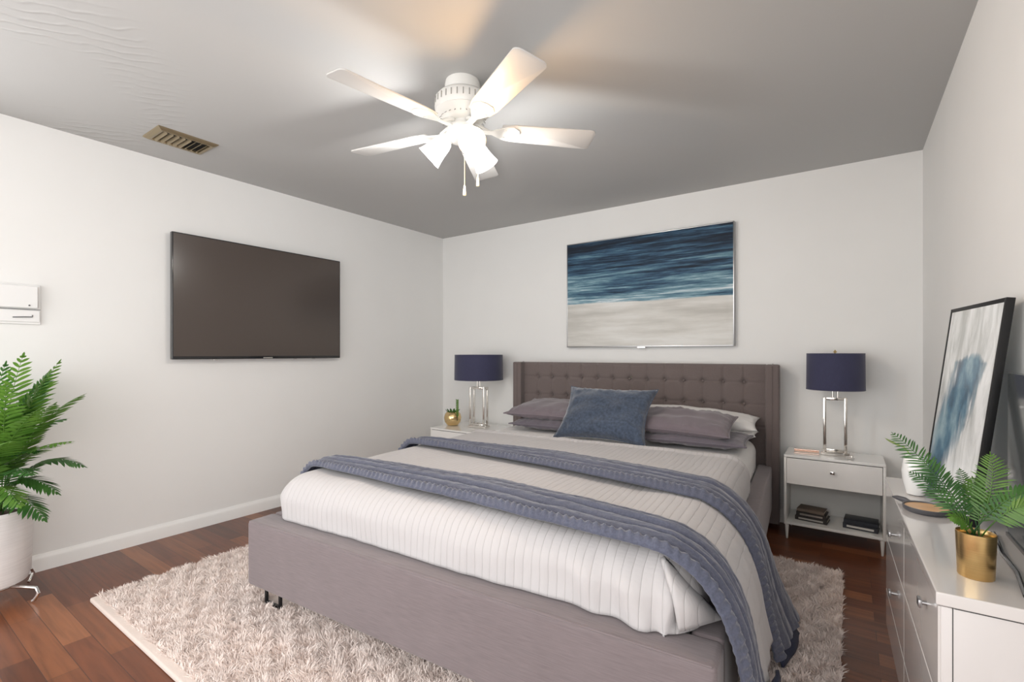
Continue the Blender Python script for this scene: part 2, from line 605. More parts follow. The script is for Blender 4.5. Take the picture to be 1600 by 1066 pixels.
def thing(name, label, cat, loc=(0, 0, 0), rz=0.0, group=None):
    o = bpy.data.objects.new(name, None)
    o.empty_display_size = 0.1
    COL.objects.link(o)
    o.location = loc
    o.rotation_euler = (0, 0, rz)
    return tag(o, label, cat, group)


SHIFT = {}


def settle(o):
    """put a single mesh thing's origin at the middle of its base"""
    me = o.data
    co = np.empty(len(me.vertices) * 3)
    me.vertices.foreach_get('co', co)
    co = co.reshape(-1, 3)
    c = np.array([(co[:, 0].min() + co[:, 0].max()) / 2, (co[:, 1].min() + co[:, 1].max()) / 2, co[:, 2].min()])
    me.vertices.foreach_set('co', (co - c).ravel())
    me.update()
    o.location = o.matrix_basis @ Vector(c)
    SHIFT[o.name] = Vector(c)
    return o


def struct(o):
    o['kind'] = 'structure'
    return o


def M4(loc=(0, 0, 0), rx=0, ry=0, rz=0):
    return Matrix.Translation(loc) @ Matrix.Rotation(rz, 4, 'Z') @ Matrix.Rotation(ry, 4, 'Y') @ Matrix.Rotation(rx, 4, 'X')


def nz(x, y, z=0.0):
    return mnoise.noise(Vector((x, y, z)))


def lerp_tab(tab, x):
    if x <= tab[0][0]:
        return tab[0][1]
    for (a, va), (b, vb) in zip(tab, tab[1:]):
        if x <= b:
            t = (x - a) / (b - a)
            return va + (vb - va) * t
    return tab[-1][1]


# ------------------------------------------------------------------ room shell
T = 0.12
struct(boxo('floor', (-T, RF - T, -0.1), (RW + T, T, 0), M['floor'], bevel=0))
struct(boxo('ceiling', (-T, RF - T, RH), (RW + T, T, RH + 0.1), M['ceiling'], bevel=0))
struct(boxo('wall_back', (-T, 0, 0), (RW + T, T, RH), M['wall'], bevel=0))
wx0, wx1, wz0, wz1 = 0.35, 3.65, 0.12, 2.2
w = MB().box((0, RF - T, 0), (wx0, RF, RH)).box((wx1, RF - T, 0), (RW, RF, RH)).box((wx0, RF - T, 0), (wx1, RF, wz0)).box((wx0, RF - T, wz1), (wx1, RF, RH))
struct(w.build('wall_front', M['wall'], smooth=False))
# windows behind the camera, set in their openings; right one added for fill
wf = MB()
for a, b in ((wx0, wx0 + .05), (wx1 - .05, wx1), ((wx0 + wx1) / 2 - .025, (wx0 + wx1) / 2 + .025)):
    wf.box((a, RF - .08, wz0), (b, RF - .03, wz1))
wf.box((wx0, RF - .08, wz0), (wx1, RF - .03, wz0 + .05)).box((wx0, RF - .08, wz1 - .05), (wx1, RF - .03, wz1))
win = struct(wf.build('window_1', M['trim'], smooth=False))
MB().box((wx0 + .05, RF - .06, wz0 + .05), (wx1 - .05, RF - .055, wz1 - .05)).build('pane', M['window_glass'], win, smooth=False)
sy0, sy1 = -4.755, -3.805
wz0, wz1 = 0.67, 2.17
w = MB().box((-T, RF, 0), (0, sy0, RH)).box((-T, sy1, 0), (0, 0, RH)).box((-T, sy0, 0), (0, sy1, wz0)).box((-T, sy0, wz1), (0, sy1, RH))
struct(w.build('wall_left', M['wall'], smooth=False))
ry0, ry1 = -4.80, -3.90  # opening made for the added fill light
w = MB().box((RW, RF, 0), (RW + T, ry0, RH)).box((RW, ry1, 0), (RW + T, 0, RH)).box((RW, ry0, 0), (RW + T, ry1, wz0)).box((RW, ry0, wz1), (RW + T, ry1, RH))
struct(w.build('wall_right', M['wall'], smooth=False))
wf = MB()
for a, b in ((ry0, ry0 + .05), (ry1 - .05, ry1)):
    wf.box((RW + .03, a, wz0), (RW + .08, b, wz1))
wf.box((RW + .03, ry0, wz0), (RW + .08, ry1, wz0 + .05)).box((RW + .03, ry0, wz1 - .05), (RW + .08, ry1, wz1))
win = struct(wf.build('fill_window', M['trim'], smooth=False))  # made-up window frame around the added fill light
MB().box((RW + .055, ry0 + .05, wz0 + .05), (RW + .06, ry1 - .05, wz1 - .05)).build('pane', M['window_glass'], win, smooth=False)
wf = MB()
for a, b in ((sy0, sy0 + .05), (sy1 - .05, sy1)):
    wf.box((-.08, a, wz0), (-.03, b, wz1))
wf.box((-.08, sy0, wz0), (-.03, sy1, wz0 + .05)).box((-.08, sy0, wz1 - .05), (-.03, sy1, wz1))
win = struct(wf.build('window_2', M['trim'], smooth=False))
MB().box((-.06, sy0 + .05, wz0 + .05), (-.055, sy1 - .05, wz1 - .05)).build('pane', M['window_glass'], win, smooth=False)


def baseboard(name, p0, p1, nrm):
    p0, p1, nrm = Vector(p0), Vector(p1), Vector(nrm)
    prof = [(0, 0), (0.014, 0), (0.014, 0.062), (0.011, 0.074), (0.006, 0.082), (0.004, 0.09), (0, 0.09)]
    vs = [p + nrm * a + Vector((0, 0, z)) for p in (p0, p1) for a, z in prof]
    n = len(prof)
    fs = [(i, (i + 1) % n, n + (i + 1) % n, n + i) for i in range(n)] + [tuple(range(n))[::-1], tuple(range(n, 2 * n))]
    struct(link_mesh(name, vs, fs, M['trim'], sharp=25))


baseboard('baseboard_left', (0, RF, 0), (0, 0, 0), (1, 0, 0))
baseboard('baseboard_back', (0.014, 0, 0), (RW - .014, 0, 0), (0, -1, 0))
baseboard('baseboard_right', (RW, RF, 0), (RW, 0, 0), (-1, 0, 0))

# ------------------------------------------------------------------ rug
RUG = (0.66, -3.13, 3.60, -0.76)
BED_O = Vector((2.357, -2.686, 0.0))
BED_R = 0.0655
cr, sr = math.cos(BED_R), math.sin(BED_R)


def to_bed(x, y):
    dx, dy = x - BED_O.x, y - BED_O.y
    return dx * cr + dy * sr, -dx * sr + dy * cr


def make_rug():
    t = thing('shag_rug', 'cream shaggy pile rug lying on the wood floor under the bed', 'rug', ((RUG[0] + RUG[2]) / 2, (RUG[1] + RUG[3]) / 2, 0))
    hx, hy = (RUG[2] - RUG[0]) / 2, (RUG[3] - RUG[1]) / 2
    boxo('backing', (-hx, -hy, 0), (hx, hy, 0.012), M['rug_base'], t, bevel=0.004)
    e = MB().box((-hx - .004, -hy - .012, 0.0), (hx, -hy + .028, 0.022), 0.008, 3)
    e.build('binding', M['rug_base'], t, sharp=60, wn=True)
    # tufts of pile
    pts = []
    N = 300000
    xy = RNG.uniform((-hx, -hy + .02), (hx, hy), (N, 2))
    cx, cy = t.location.x, t.location.y
    wx, wy = xy[:, 0] + cx, xy[:, 1] + cy
    dx, dy = wx - BED_O.x, wy - BED_O.y
    lx, ly = dx * cr + dy * sr, -dx * sr + dy * cr
    keep = ~((np.abs(lx) < 0.86) & (ly > 0.35)) & ~((lx < -0.75) & (ly > 0.6))
    for s_ in (-1, 1):
        for ya, yb in ((.06, .15), (.34, .42)):
            keep &= ~((np.abs(lx - s_ * .93) < .075) & (ly > ya) & (ly < yb))
    xy = xy[keep]
    n = len(xy)
    x, y = xy[:, 0], xy[:, 1]
    # lean field: clumps a hand wide
    fx = np.sin(x * 61 + 2.0 * np.sin(y * 33)) + np.sin(y * 47 + x * 19 + 1.3) + 0.8 * np.sin(x * 67 - y * 41)
    fy = np.sin(y * 57 + 2.2 * np.sin(x * 37 + .7)) + np.sin(x * 51 - y * 24) + 0.8 * np.sin(y * 71 + x * 37)
    lean = np.stack([fx, fy - 0.5], 1) * 0.0048 + RNG.normal(0, 0.0055, (n, 2))
    hgt = 0.030 + 0.004 * np.sin(x * 43 + np.sin(y * 37)) * np.sin(y * 39) + RNG.uniform(-0.006, 0.006, n)
    ang = RNG.uniform(0, PI, n)
    wdt = RNG.uniform(0.0016, 0.0030, n)
    wv = np.stack([np.cos(ang), np.sin(ang)], 1) * wdt[:, None]
    z0 = np.full(n, 0.008)
    b0 = np.column_stack([xy - wv, z0]); b1 = np.column_stack([xy + wv, z0])
    mid = xy + lean * 0.55
    m0 = np.column_stack([mid - wv * .9, z0 + hgt * .62]); m1 = np.column_stack([mid + wv * .9, z0 + hgt * .62])
    tip = np.column_stack([xy + lean * 1.7, z0 + hgt])
    V = np.stack([b0, b1, m0, m1, tip], 1).reshape(-1, 3)
    base = np.arange(n) * 5
    quads = np.stack([base, base + 1, base + 3, base + 2], 1)
    tris = np.stack([base + 2, base + 3, base + 4], 1)
    me = bpy.data.meshes.new('pile')
    me.vertices.add(len(V))
    me.vertices.foreach_set('co', V.ravel())
    me.loops.add(n * 7)
    loops = np.concatenate([quads, tris], 1).ravel()
    me.loops.foreach_set('vertex_index', loops.astype(np.int32))
    me.polygons.add(n * 2)
    st = np.stack([np.arange(n) * 7, np.arange(n) * 7 + 4], 1).ravel()
    me.polygons.foreach_set('loop_start', st.astype(np.int32))
    me.update(calc_edges=True)
    me.validate()
    me.polygons.foreach_set('use_smooth', [True] * len(me.polygons))
    me.materials.append(M['rug_pile'])
    o = bpy.data.objects.new('pile', me)
    COL.objects.link(o)
    o.parent = t
    o['kind'] = 'stuff'


M['rug_pile'] = plain('cream_pile', (0.88, 0.79, 0.745), 0.95, var=0.05, vscale=9, sheen=0.3, spec=0.1)
make_rug()

# ------------------------------------------------------------------ bed
HW = 1.005          # half width of the frame
ZT, ZB = 0.42, 0.125
WF, WBK, PF = 2.44, 2.575, 2.505   # wing front, headboard back, panel front
HH = 1.112
HHW = 1.05
bed = thing('upholstered_bed', 'mauve-grey upholstered king bed with tufted wingback headboard', 'bed', BED_O, BED_R)


def footboard():
    b = MB().box((-HW, 0, ZB), (HW, 0.130, ZT), 0.016, 3)
    fb = b.build('footboard', M['bed'], bed, sharp=60, wn=True)
    # stitched seam along the front top edge
    MB().tube([(-HW + .012, 0.006, ZT - .004), (HW - .012, 0.006, ZT - .004)], 0.0035, 6).build('piping', M['bed'], fb)
    return fb


footboard()
for s in (-1, 1):
    x0, x1 = sorted((s * HW, s * (HW - .088)))
    boxo('side_rail', (x0, 0.131, ZB), (x1, PF - .02, ZT), M['bed'], bed, 0.014, 3)
    # U shaped steel feet at the foot end, plain ones at the head end
    lx = s * 0.93
    m_ = MB().box((lx - .06, .075, 0.0125), (lx + .06, .087, 0.022)).box((lx - .06, .075, .022), (lx - .048, .087, ZB + .01)).box((lx + .048, .075, .022), (lx + .06, .087, ZB + .01))
    m_.box((lx - .06, .075, ZB - .006), (lx + .06, .135, ZB + .012))
    m_.build('leg', M['black_metal'], bed, smooth=False)
    m2 = MB().box((lx - .04, .35, 0.0125), (lx + .04, .41, ZB + .012), 0.004)
    m2.build('leg', M['steel'], bed, sharp=60)
    MB().box((lx - .03, 2.30, 0.0), (lx + .03, 2.36, ZB + .012), 0.004).build('leg', M['steel'], bed, sharp=60)
boxo('slat_base', (-HW + .06, .1, .2), (HW - .06, PF - .03, .26), M['bed'], bed, 0.004)


def headboard():
    hi = HHW - .085
    px0, px1 = -hi, hi
    cols, rows = 13, [0.985, 0.83, 0.675]
    dx = (px1 - px0) / (cols + 1)
    colx = [px0 + dx * (i + 1) for i in range(cols)]
    z0, z1 = 0.18, HH

    def front(u, v):
        x = px0 + (px1 - px0) * u
        z = z0 + (z1 - z0) * v
        d = 0.0
        # tufting dimples and seam creases
        ix = min(range(cols), key=lambda i: abs(colx[i] - x))
        ax = abs(colx[ix] - x)
        iz = min(rows, key=lambda r: abs(r - z))
        az = abs(iz - z)
        d += 0.006 * math.exp(-(ax / 0.007) ** 2) * (1 if z > .5 else .4)
        d += 0.005 * math.exp(-(az / 0.007) ** 2)
        d += 0.021 * math.exp(-(ax * ax + az * az) / 0.022 ** 2)
        edge = min(1 - v, 0.03) / 0.03
        return Vector((x, PF + d + 0.03 * (1 - math.sqrt(max(0, 1 - (1 - edge) ** 2))), z))

    b = MB()
    b.grid(front, 330, 150)
    b.box((px0, PF + .03, z0), (px1, WBK, z1 - .002), 0)
    hb = b.build('headboard', M['headboard'], bed, sharp=0)
    for zr in rows:
        for x in colx:
            pr = [(0.0001, -0.004), (0.006, -0.003), (0.0085, 0.0), (0.006, 0.003)]
            MB().lathe(pr, 10, M4((x, PF + 0.012, zr), rx=PI / 2)).build('button', M['headboard'], hb)
    for s in (-1, 1):
        x0, x1 = sorted((s * HHW, s * (HHW - .085)))
        wb = MB().box((x0, WF, 0.03), (x1, WBK, HH), 0.012, 3)
        wg = wb.build('wing', M['headboard'], bed, sharp=60, wn=True)
        xs = s * (HHW - .045)
        MB().tube([(xs, WF - .001, 0.06), (xs, WF - .001, HH - .012), (xs, WBK - .01, HH + .0005)], 0.004, 6).build('piping', M['headboard'], wg)


headboard()

# ------------------------------------------------------------------ mattress and bedding (all laid out in the bed's own directions)


def on_bed(o):
    o.location = BED_O
    o.rotation_euler = (0, 0, BED_R)
    return settle(o)


mt = MB().box((-.91, .135, .262), (.91, 2.49, .594), 0.08, 7).build('mattress', M['sheet'], None, sharp=0)
tag(on_bed(mt), 'mattress in a white fitted sheet inside the bed frame, bare below the pillows', 'mattress')


def make_duvet():
    A, y0, y1, top, bot, r = 0.938, 0.092, 1.64, 0.622, 0.425, 0.115
    nu, nv = 150, 150
    half_q = r * PI / 2 + (top - r - bot)

    def f(u, v):
        a = (u * 2 - 1) * (A - r + half_q)
        b = y0 + r - half_q + v * (y1 - (y0 + r - half_q))
        ca = max(-(A - r), min(A - r, a))
        cb = max(y0 + r, b)
        da, db = a - ca, b - cb
        q = math.hypot(da, db)
        x, y, z = ca, cb, top
        if q > 1e-9:
            if q < r * PI / 2:
                ph = q / r
                h, dr = r * math.sin(ph), r * (1 - math.cos(ph))
            else:
                h, dr = r, r + q - r * PI / 2
            x += da / q * h
            y += db / q * h
            z -= dr
        z = max(z, bot)
        # plumpness and wrinkles
        side = min(1.0, max(0.0, (top - z) / 0.1))
        z += (1 - side) * (0.006 * nz(a * 2.2, b * 2.2) + 0.003 * nz(a * 7, b * 5, 3))
        if db < 0:
            k = side * (1.0 + 1.2 * max(0, (a - 0.35) / 0.55))
            y -= k * (0.012 * nz(a * 3.0, z * 6, 5) + 0.006 * nz(a * 11, z * 9, 7) + 0.010)
            if a > 0.45:
                y -= side * 0.012 * math.sin((a - .45) * 42 + z * 14) * min(1, (a - .45) * 4) * (1 if a < A else 0.3)
        if abs(da) > 0:
            x += math.copysign(1, a) * side * (0.008 * nz(b * 4, z * 6, 9) + (0.012 if a < 0 else 0))
        # turned back edge near the pillows
        if v > 0.965:
            z += 0.012 * math.sin((v - 0.965) / 0.035 * PI)
        return Vector((x, y, z))

    b = MB().grid(f, nu, nv)
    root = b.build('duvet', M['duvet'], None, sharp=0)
    so = root.modifiers.new('thickness', 'SOLIDIFY')
    so.thickness = 0.010
    so.offset = -1
    return root


# cross-section of cloth lying over the bed and falling outside the right rail: (lx, z) by arc length
OVER = [(-0.978, 0.45), (-0.973, 0.505), (-0.950, 0.565), (-0.905, 0.610), (-0.83, 0.633), (-0.5, 0.638), (0.0, 0.639), (0.5, 0.638), (0.80, 0.634),
        (0.880, 0.618), (0.942, 0.580), (0.988, 0.525), (1.022, 0.45), (1.04, 0.37), (1.055, 0.28), (1.075, 0.19), (1.095, 0.11), (1.103, 0.075)]


def over_curve(n, a0, a1):
    """n+1 points of the smoothed section between fractions a0..a1, with outward normals"""
    P = [Vector((x, 0, z)) for x, z in OVER]
    dense = []
    for i in range(len(P) - 1):
        p0, p1, p2, p3 = P[max(i - 1, 0)], P[i], P[i + 1], P[min(i + 2, len(P) - 1)]
        for k in range(20):
            t = k / 20
            dense.append(0.5 * ((2 * p1) + (p2 - p0) * t + (2 * p0 - 5 * p1 + 4 * p2 - p3) * t * t + (3 * p1 - p0 - 3 * p2 + p3) * t ** 3))
    dense.append(P[-1])
    L = [0.0]
    for p, q in zip(dense, dense[1:]):
        L.append(L[-1] + (q - p).length)
    out = []
    j = 0
    for i in range(n + 1):
        s = (a0 + (a1 - a0) * i / n) * L[-1]
        while j < len(L) - 2 and L[j + 1] < s:
            j += 1
        t = (s - L[j]) / max(1e-9, L[j + 1] - L[j])
        p = dense[j].lerp(dense[j + 1], t)
        d = (dense[j + 1] - dense[j]).normalized()
        out.append((p, Vector((-d.z, 0, d.x)), s))
    return out


def make_band(front, back, ridges, a0, a1, lift, seed, flare, splay=0.0):
    """a bunched quilted throw: front/back give the edge positions (ly) by lx"""
    NU, NV = 420, 66
    cv = over_curve(NU, a0, a1)
    Lx = [c[0].x for c in cv]

    def f(u, v):
        i = min(NU, int(round(u * NU)))
        p, nrm, s = cv[i]
        hang = max(0.0, 0.60 - p.z) if p.x > 0 else 0.0
        yf, yb = lerp_tab(front, p.x) , lerp_tab(back, p.x)
        yf += flare[0] * hang
        yb += flare[1] * hang
        wob = 0.012 * nz(s * 3, seed) + 0.006 * nz(s * 9, seed + 4)
        y = yf + (yb - yf) * v + wob
        env = min(1.0, math.sin(PI * min(1, max(0, v))) ** 0.45)
        # long folds drift in width along the throw
        ph = ridges * (v + 0.05 * nz(s * 2.0, v * 3 + seed, 2) + 0.03 * nz(s * 5, v * 6, seed))
        fold = abs(math.sin(PI * ph)) ** 0.55
        h = lift * env * (0.22 + 0.78 * fold * (0.8 + 0.5 * nz(ph * .9, s * 1.5, seed + 7))) + 0.009
        # puckered quilting across the band, strongest along the front hem
        pk = math.sin(s * 2 * PI / 0.026 + v * 22 + 2.5 * nz(s * 6, v * 4, seed)) * 0.0016
        hem = math.exp(-((v - 0.08) / 0.07) ** 2)
        h += pk * (0.12 + 2.6 * hem) + 0.012 * hem
        h += 0.003 * nz(s * 30, v * 25, seed)
        y += hem * 0.0016 * math.sin(s * 2 * PI / 0.031 + seed)
        return Vector((p.x + splay * hang * hang * v, y, p.z)) + nrm * h

    b = MB().grid(f, NU, NV)
    n = len(b.v)
    w = NV + 1
    # closing rim down to the surface below so that the cloth has a real edge
    rim = [i * w for i in range(NU + 1)]
    rim2 = [i * w + NV for i in range(NU + 1)]
    for ring, sg in ((rim, 1), (rim2, -1)):
        low = []
        for i, idx in enumerate(ring):
            p, nrm, s = cv[i]
            q = b.v[idx]
            low.append(Vector((q.x - nrm.x * 0.012 if p.x > .9 else p.x, q.y + sg * 0.012, p.z)) + nrm * 0.005)
        k = len(b.v)
        b.v += low
        for i in range(NU):
            fc = (ring[i], ring[i + 1], k + i + 1, k + i)
            b.f.append(fc[::-1] if sg > 0 else fc)
    return b


duvet = make_duvet()
# the part of the duvet falling outside the rail between the two throws


def drape(y0, y1, a0, a1, off, seed):
    NU, NV = 90, 60
    cv = over_curve(NU, a0, a1)

    def f(u, v):
        p, nrm, s = cv[min(NU, int(round(u * NU)))]
        hang = max(0.0, 0.60 - p.z)
        y = y0 + (y1 - y0) * v - 0.02 * hang * (1 - v)
        wv = (0.020 + 0.014 * nz(v * 7, s * 1.2, seed) + 0.006 * nz(v * 16, s * 4, seed)) * min(1, hang * 4) * max(0, math.sin(PI * v)) ** .7
        k = max(0.0, 1 - u / .3)
        return Vector((p.x, y, p.z)) + nrm * (off + wv - .024 * k * k * (3 - 2 * k))
    return MB().grid(f, NU, NV)


dr = drape(.26, .90, 0.62, 0.955, 0.0, 3).build('side_drape', M['duvet'], duvet, sharp=0)
so = dr.modifiers.new('thickness', 'SOLIDIFY')
so.thickness = 0.008
so.offset = -1
# hospital corner: folded flap at the right front corner


def corner_flap():
    P = [Vector((.85, .118, .620)), Vector((.90, .070, .442)), Vector((.995, .20, .444))]
    n = 16
    vs, idx = [], {}
    for i in range(n + 1):
        for j in range(n + 1 - i):
            a, c = i / n, j / n
            p = P[0] * (1 - a - c) + P[1] * a + P[2] * c
            m_ = 27 * a * c * (1 - a - c) + 0.8 * (a * (1 - a - c) * 4) * 0.4
            d = Vector((0.75, -0.6, 0.35))
            idx[(i, j)] = len(vs)
            vs.append(p + d * (0.026 * m_) + Vector((.1, -.9, .45)) * (.05 * 4 * a * (1 - a) * (1 - c)))
    fs = []
    for i in range(n):
        for j in range(n - i):
            fs.append((idx[i, j], idx[i + 1, j], idx[i, j + 1]))
            if i + j < n - 1:
                fs.append((idx[i + 1, j], idx[i + 1, j + 1], idx[i, j + 1]))
    o = link_mesh('corner_fold', vs, fs, M['duvet'], duvet, sharp=0)
    s_ = o.modifiers.new('thickness', 'SOLIDIFY')
    s_.thickness = 0.014
    return o


corner_flap()
duvet.location = BED_O
duvet.rotation_euler = (0, 0, BED_R)
tag(duvet, 'white quilted duvet tucked into the bed frame with one side hanging out', 'duvet')

G = 'folded throws across the bed'
b1 = make_band([(-.95, .245), (0, .165), (.8, .085), (1.1, .06)], [(-.95, .40), (-.7, .45), (0.1, .46), (.8, .34), (1.1, .34)], 5, 0.0, 1.0, 0.034, 11.0, (0.02, -0.02))
t1 = b1.build('throw_blanket', M['throw'], None, sharp=0)
tag(on_bed(t1), 'slate-blue quilted throw across the foot end of the bed, nearest the footboard', 'throw blanket', G)
b2 = make_band([(-.95, .93), (-.5, .89), (.25, .78), (.8, .66), (1.1, .64)], [(-.95, 1.07), (-.6, 1.10), (0.1, 1.11), (.8, .98), (1.1, .97)], 5, 0.0, 0.985, 0.030, 23.0, (0.0, 0.16), 0.26)
t2 = b2.build('throw_blanket', M['throw'], None, sharp=0)
tag(on_bed(t2), 'slate-blue quilted throw across the middle of the bed, nearer the pillows', 'throw blanket', G)




def turned_corner(parent, P):
    """dark backing showing where the hanging end of a throw turns over; P: four corners in the bed's directions"""
    P = [Vector(p) for p in P]
    c = SHIFT[parent.name]

    def f(u, v):
        q = (P[0] * (1 - u) + P[1] * u) * (1 - v) + (P[3] * (1 - u) + P[2] * u) * v
        q = q + Vector((.012 * math.sin(PI * u) + .006 * nz(u * 4, v * 4, 2), .004 * nz(u * 5, v * 3, 8), 0))
        return q - c
    o = MB().grid(f, 16, 16).build('turned_corner', M['throw_under'], parent, sharp=0)
    k = o.modifiers.new('thickness', 'SOLIDIFY')
    k.thickness = .010
    o['label'] = 'navy backing turned outward'
    return o


turned_corner(t1, [(1.070, .20, .24), (1.110, .45, .20), (1.142, .41, .065), (1.115, .18, .065)])
turned_corner(t2, [(1.050, .76, .26), (1.072, .92, .24), (1.165, .98, .065), (1.118, .70, .070)])


def pillow_mesh(w, d, h, seed, wr=0.006, pinch=0.10, n=44):
    b = MB()
    for sgn in (1, -1):
        def f(u, v):
            a, c = u * 2 - 1, v * 2 - 1
            ea, ec = 1 - abs(a) ** 2.6, 1 - abs(c) ** 2.6
            t = (max(0, ea) * max(0, ec)) ** 0.52
            x = a * w / 2 * (1 - pinch * (1 - abs(a) ** 2) * 0 - pinch * (1 - c * c) * abs(a) ** 3 * 0.6)
            y = c * d / 2 * (1 - pinch * (1 - a * a) * abs(c) ** 3 * 0.8)
            rim = 1 - t
            z = sgn * h / 2 * t
            z += wr * t * (nz(a * 2.5, c * 2.5, seed) * 1.5)
            z += wr * min(1, t * 2.2) * rim * nz(a * 11 + 2 * c, c * 4, seed + 3) * 1.8
            return Vector((x, y, z))
        b.grid(f, n, n, flip=sgn < 0)
    return b


def place_pillow(name, label, cat, w, d, h, m, lx, ly, z, rx=0, ry=0, rz=0, seed=1, wr=0.006, group=None, pinch=0.1, piping=None):
    b = pillow_mesh(w, d, h, seed, wr, pinch)
    o = b.build(name, m, None, sharp=0)
    bm = bmesh.new()
    bm.from_mesh(o.data)
    bmesh.ops.remove_doubles(bm, verts=bm.verts, dist=0.0006)
    bm.to_mesh(o.data)
    bm.free()
    p = BED_O + Vector((lx * cr - ly * sr, lx * sr + ly * cr, z))
    o.location = p
    o.rotation_euler = (rx, ry, BED_R + rz)
    tag(o, label, cat, group)
    if piping:
        pts = []
        for k in range(120):
            t = k / 120 * 4
            e, q = int(t), t - int(t)
            a, c = [(q * 2 - 1, -1), (1, q * 2 - 1), (1 - q * 2, 1), (-1, 1 - q * 2)][e]
            x = a * w / 2 * (1 - pinch * (1 - c * c) * abs(a) ** 3 * 0.6)
            y = c * d / 2 * (1 - pinch * (1 - a * a) * abs(c) ** 3 * 0.8)
            pts.append((x, y, 0))
        MB().tube(pts, 0.0045, 6, close=True).build('piping', piping, o)
    return o


GP = 'pillows against the headboard'
TOPZ = 0.597
place_pillow('pillow', 'lower slate-grey pillow of the left stack on the bed', 'pillow', .62, .46, .092, M['pillow_dark'], -.43, 2.10, TOPZ + .056, seed=2, wr=.010, group=GP, piping=M['pillow_dark'])
place_pillow('pillow', 'upper mauve pillow of the left stack on the bed', 'pillow', .66, .46, .12, M['pillow'], -.47, 2.12, TOPZ + .156, rx=R(7), seed=5, wr=.013, group=GP, piping=M['pillow'])
place_pillow('pillow', 'lower slate-grey pillow of the right stack on the bed', 'pillow', .66, .46, .088, M['pillow_dark'], .58, 2.00, TOPZ + .054, seed=8, wr=.010, group=GP, piping=M['pillow_dark'])
place_pillow('pillow', 'upper mauve pillow of the right stack on the bed', 'pillow', .60, .43, .128, M['pillow'], .52, 1.995, TOPZ + .146, rx=R(10), ry=R(2), seed=11, wr=.013, group=GP, piping=M['pillow'])
place_pillow('pillow', 'lower white pillow showing a corner behind the right stack', 'pillow', .54, .25, .080, M['sheet'], .655, 2.345, TOPZ + .048, seed=14, group=GP)
place_pillow('pillow', 'upper white pillow lying behind the right mauve pillow', 'pillow', .80, .27, .11, M['sheet'], .535, 2.355, TOPZ + .138, rx=R(12), ry=R(3), seed=17, group=GP)
place_pillow('throw_cushion', 'blue velvet cushion leaning at the middle of the bed pillows', 'cushion', .63, .43, .16, M['velvet'], .055, 1.80, TOPZ + .188, rx=R(50), ry=0, rz=R(-2), seed=21, wr=0.012, pinch=0.2, piping=M['velvet'])


# ------------------------------------------------------------------ nightstands and what stands on them


def nightstand(label, x0, x1, y0, y1, top, drawer_h, shelf_z, group):
    cx, cy = (x0 + x1) / 2, (y0 + y1) / 2
    t = thing('nightstand', label, 'nightstand', (cx, cy, 0), 0, group)
    hx, hy = (x1 - x0) / 2, (y1 - y0) / 2
    d0 = top - .018 - drawer_h
    boxo('top', (-hx, -hy, top - .016), (hx, hy, top), M['white_lacquer'], t, .003)
    b = MB()
    b.box((-hx, -hy + .004, shelf_z - .012), (-hx + .014, hy, top - .016), .002)
    b.box((hx - .014, -hy + .004, shelf_z - .012), (hx, hy, top - .016), .002)
    b.box((-hx + .014, hy - .010, shelf_z), (hx - .014, hy, top - .016), 0)
    b.box((-hx + .014, -hy + .02, d0), (hx - .014, hy - .01, d0 + .010), 0)
    b.build('body', M['white_satin'], t, sharp=30)
    boxo('shelf', (-hx + .014, -hy + .002, shelf_z - .010), (hx - .014, hy - .01, shelf_z + .006), M['white_satin'], t, .002)
    boxo('reveal', (-hx + .014, -hy + .008, top - .0195), (hx - .014, -hy + .03, top - .0155), M['shadow_gap'], t, 0)
    d = boxo('drawer', (-hx + .016, -hy, d0), (hx - .016, hy - .02, top - .020), M['white_lacquer'], t, .002)
    kn = MB().box((-.012, -hy - .022, d0 + drawer_h * .56), (.012, -hy - .014, d0 + drawer_h * .56 + .018), .002)
    kn.tube([(0, -hy - .016, d0 + drawer_h * .56 + .009), (0, -hy + .002, d0 + drawer_h * .56 + .009)], .005, 10)
    kn.build('knob', M['chrome'], d, sharp=40)
    for sx in (-1, 1):
        for sy in (-1, 1):
            lx, ly = sx * (hx - .016), sy * (hy - .018)
            m_ = MB().lathe([(.005, 0), (.006, .002), (.012, shelf_z - .012), (.012, shelf_z - .009)], 12, M4((lx, ly, 0)))
            m_.build('leg', M['white_satin'], t)
    return t


GN = 'white nightstands either side of the bed'
nightstand('white nightstand with open shelf of books, between bed and dresser', 3.285, 3.805, -.335, -.02, .540, .165, .105, GN)
nightstand('white nightstand on the far left of the bed, mostly hidden by it', .35, .97, -.55, -.02, .480, .16, .105, GN)


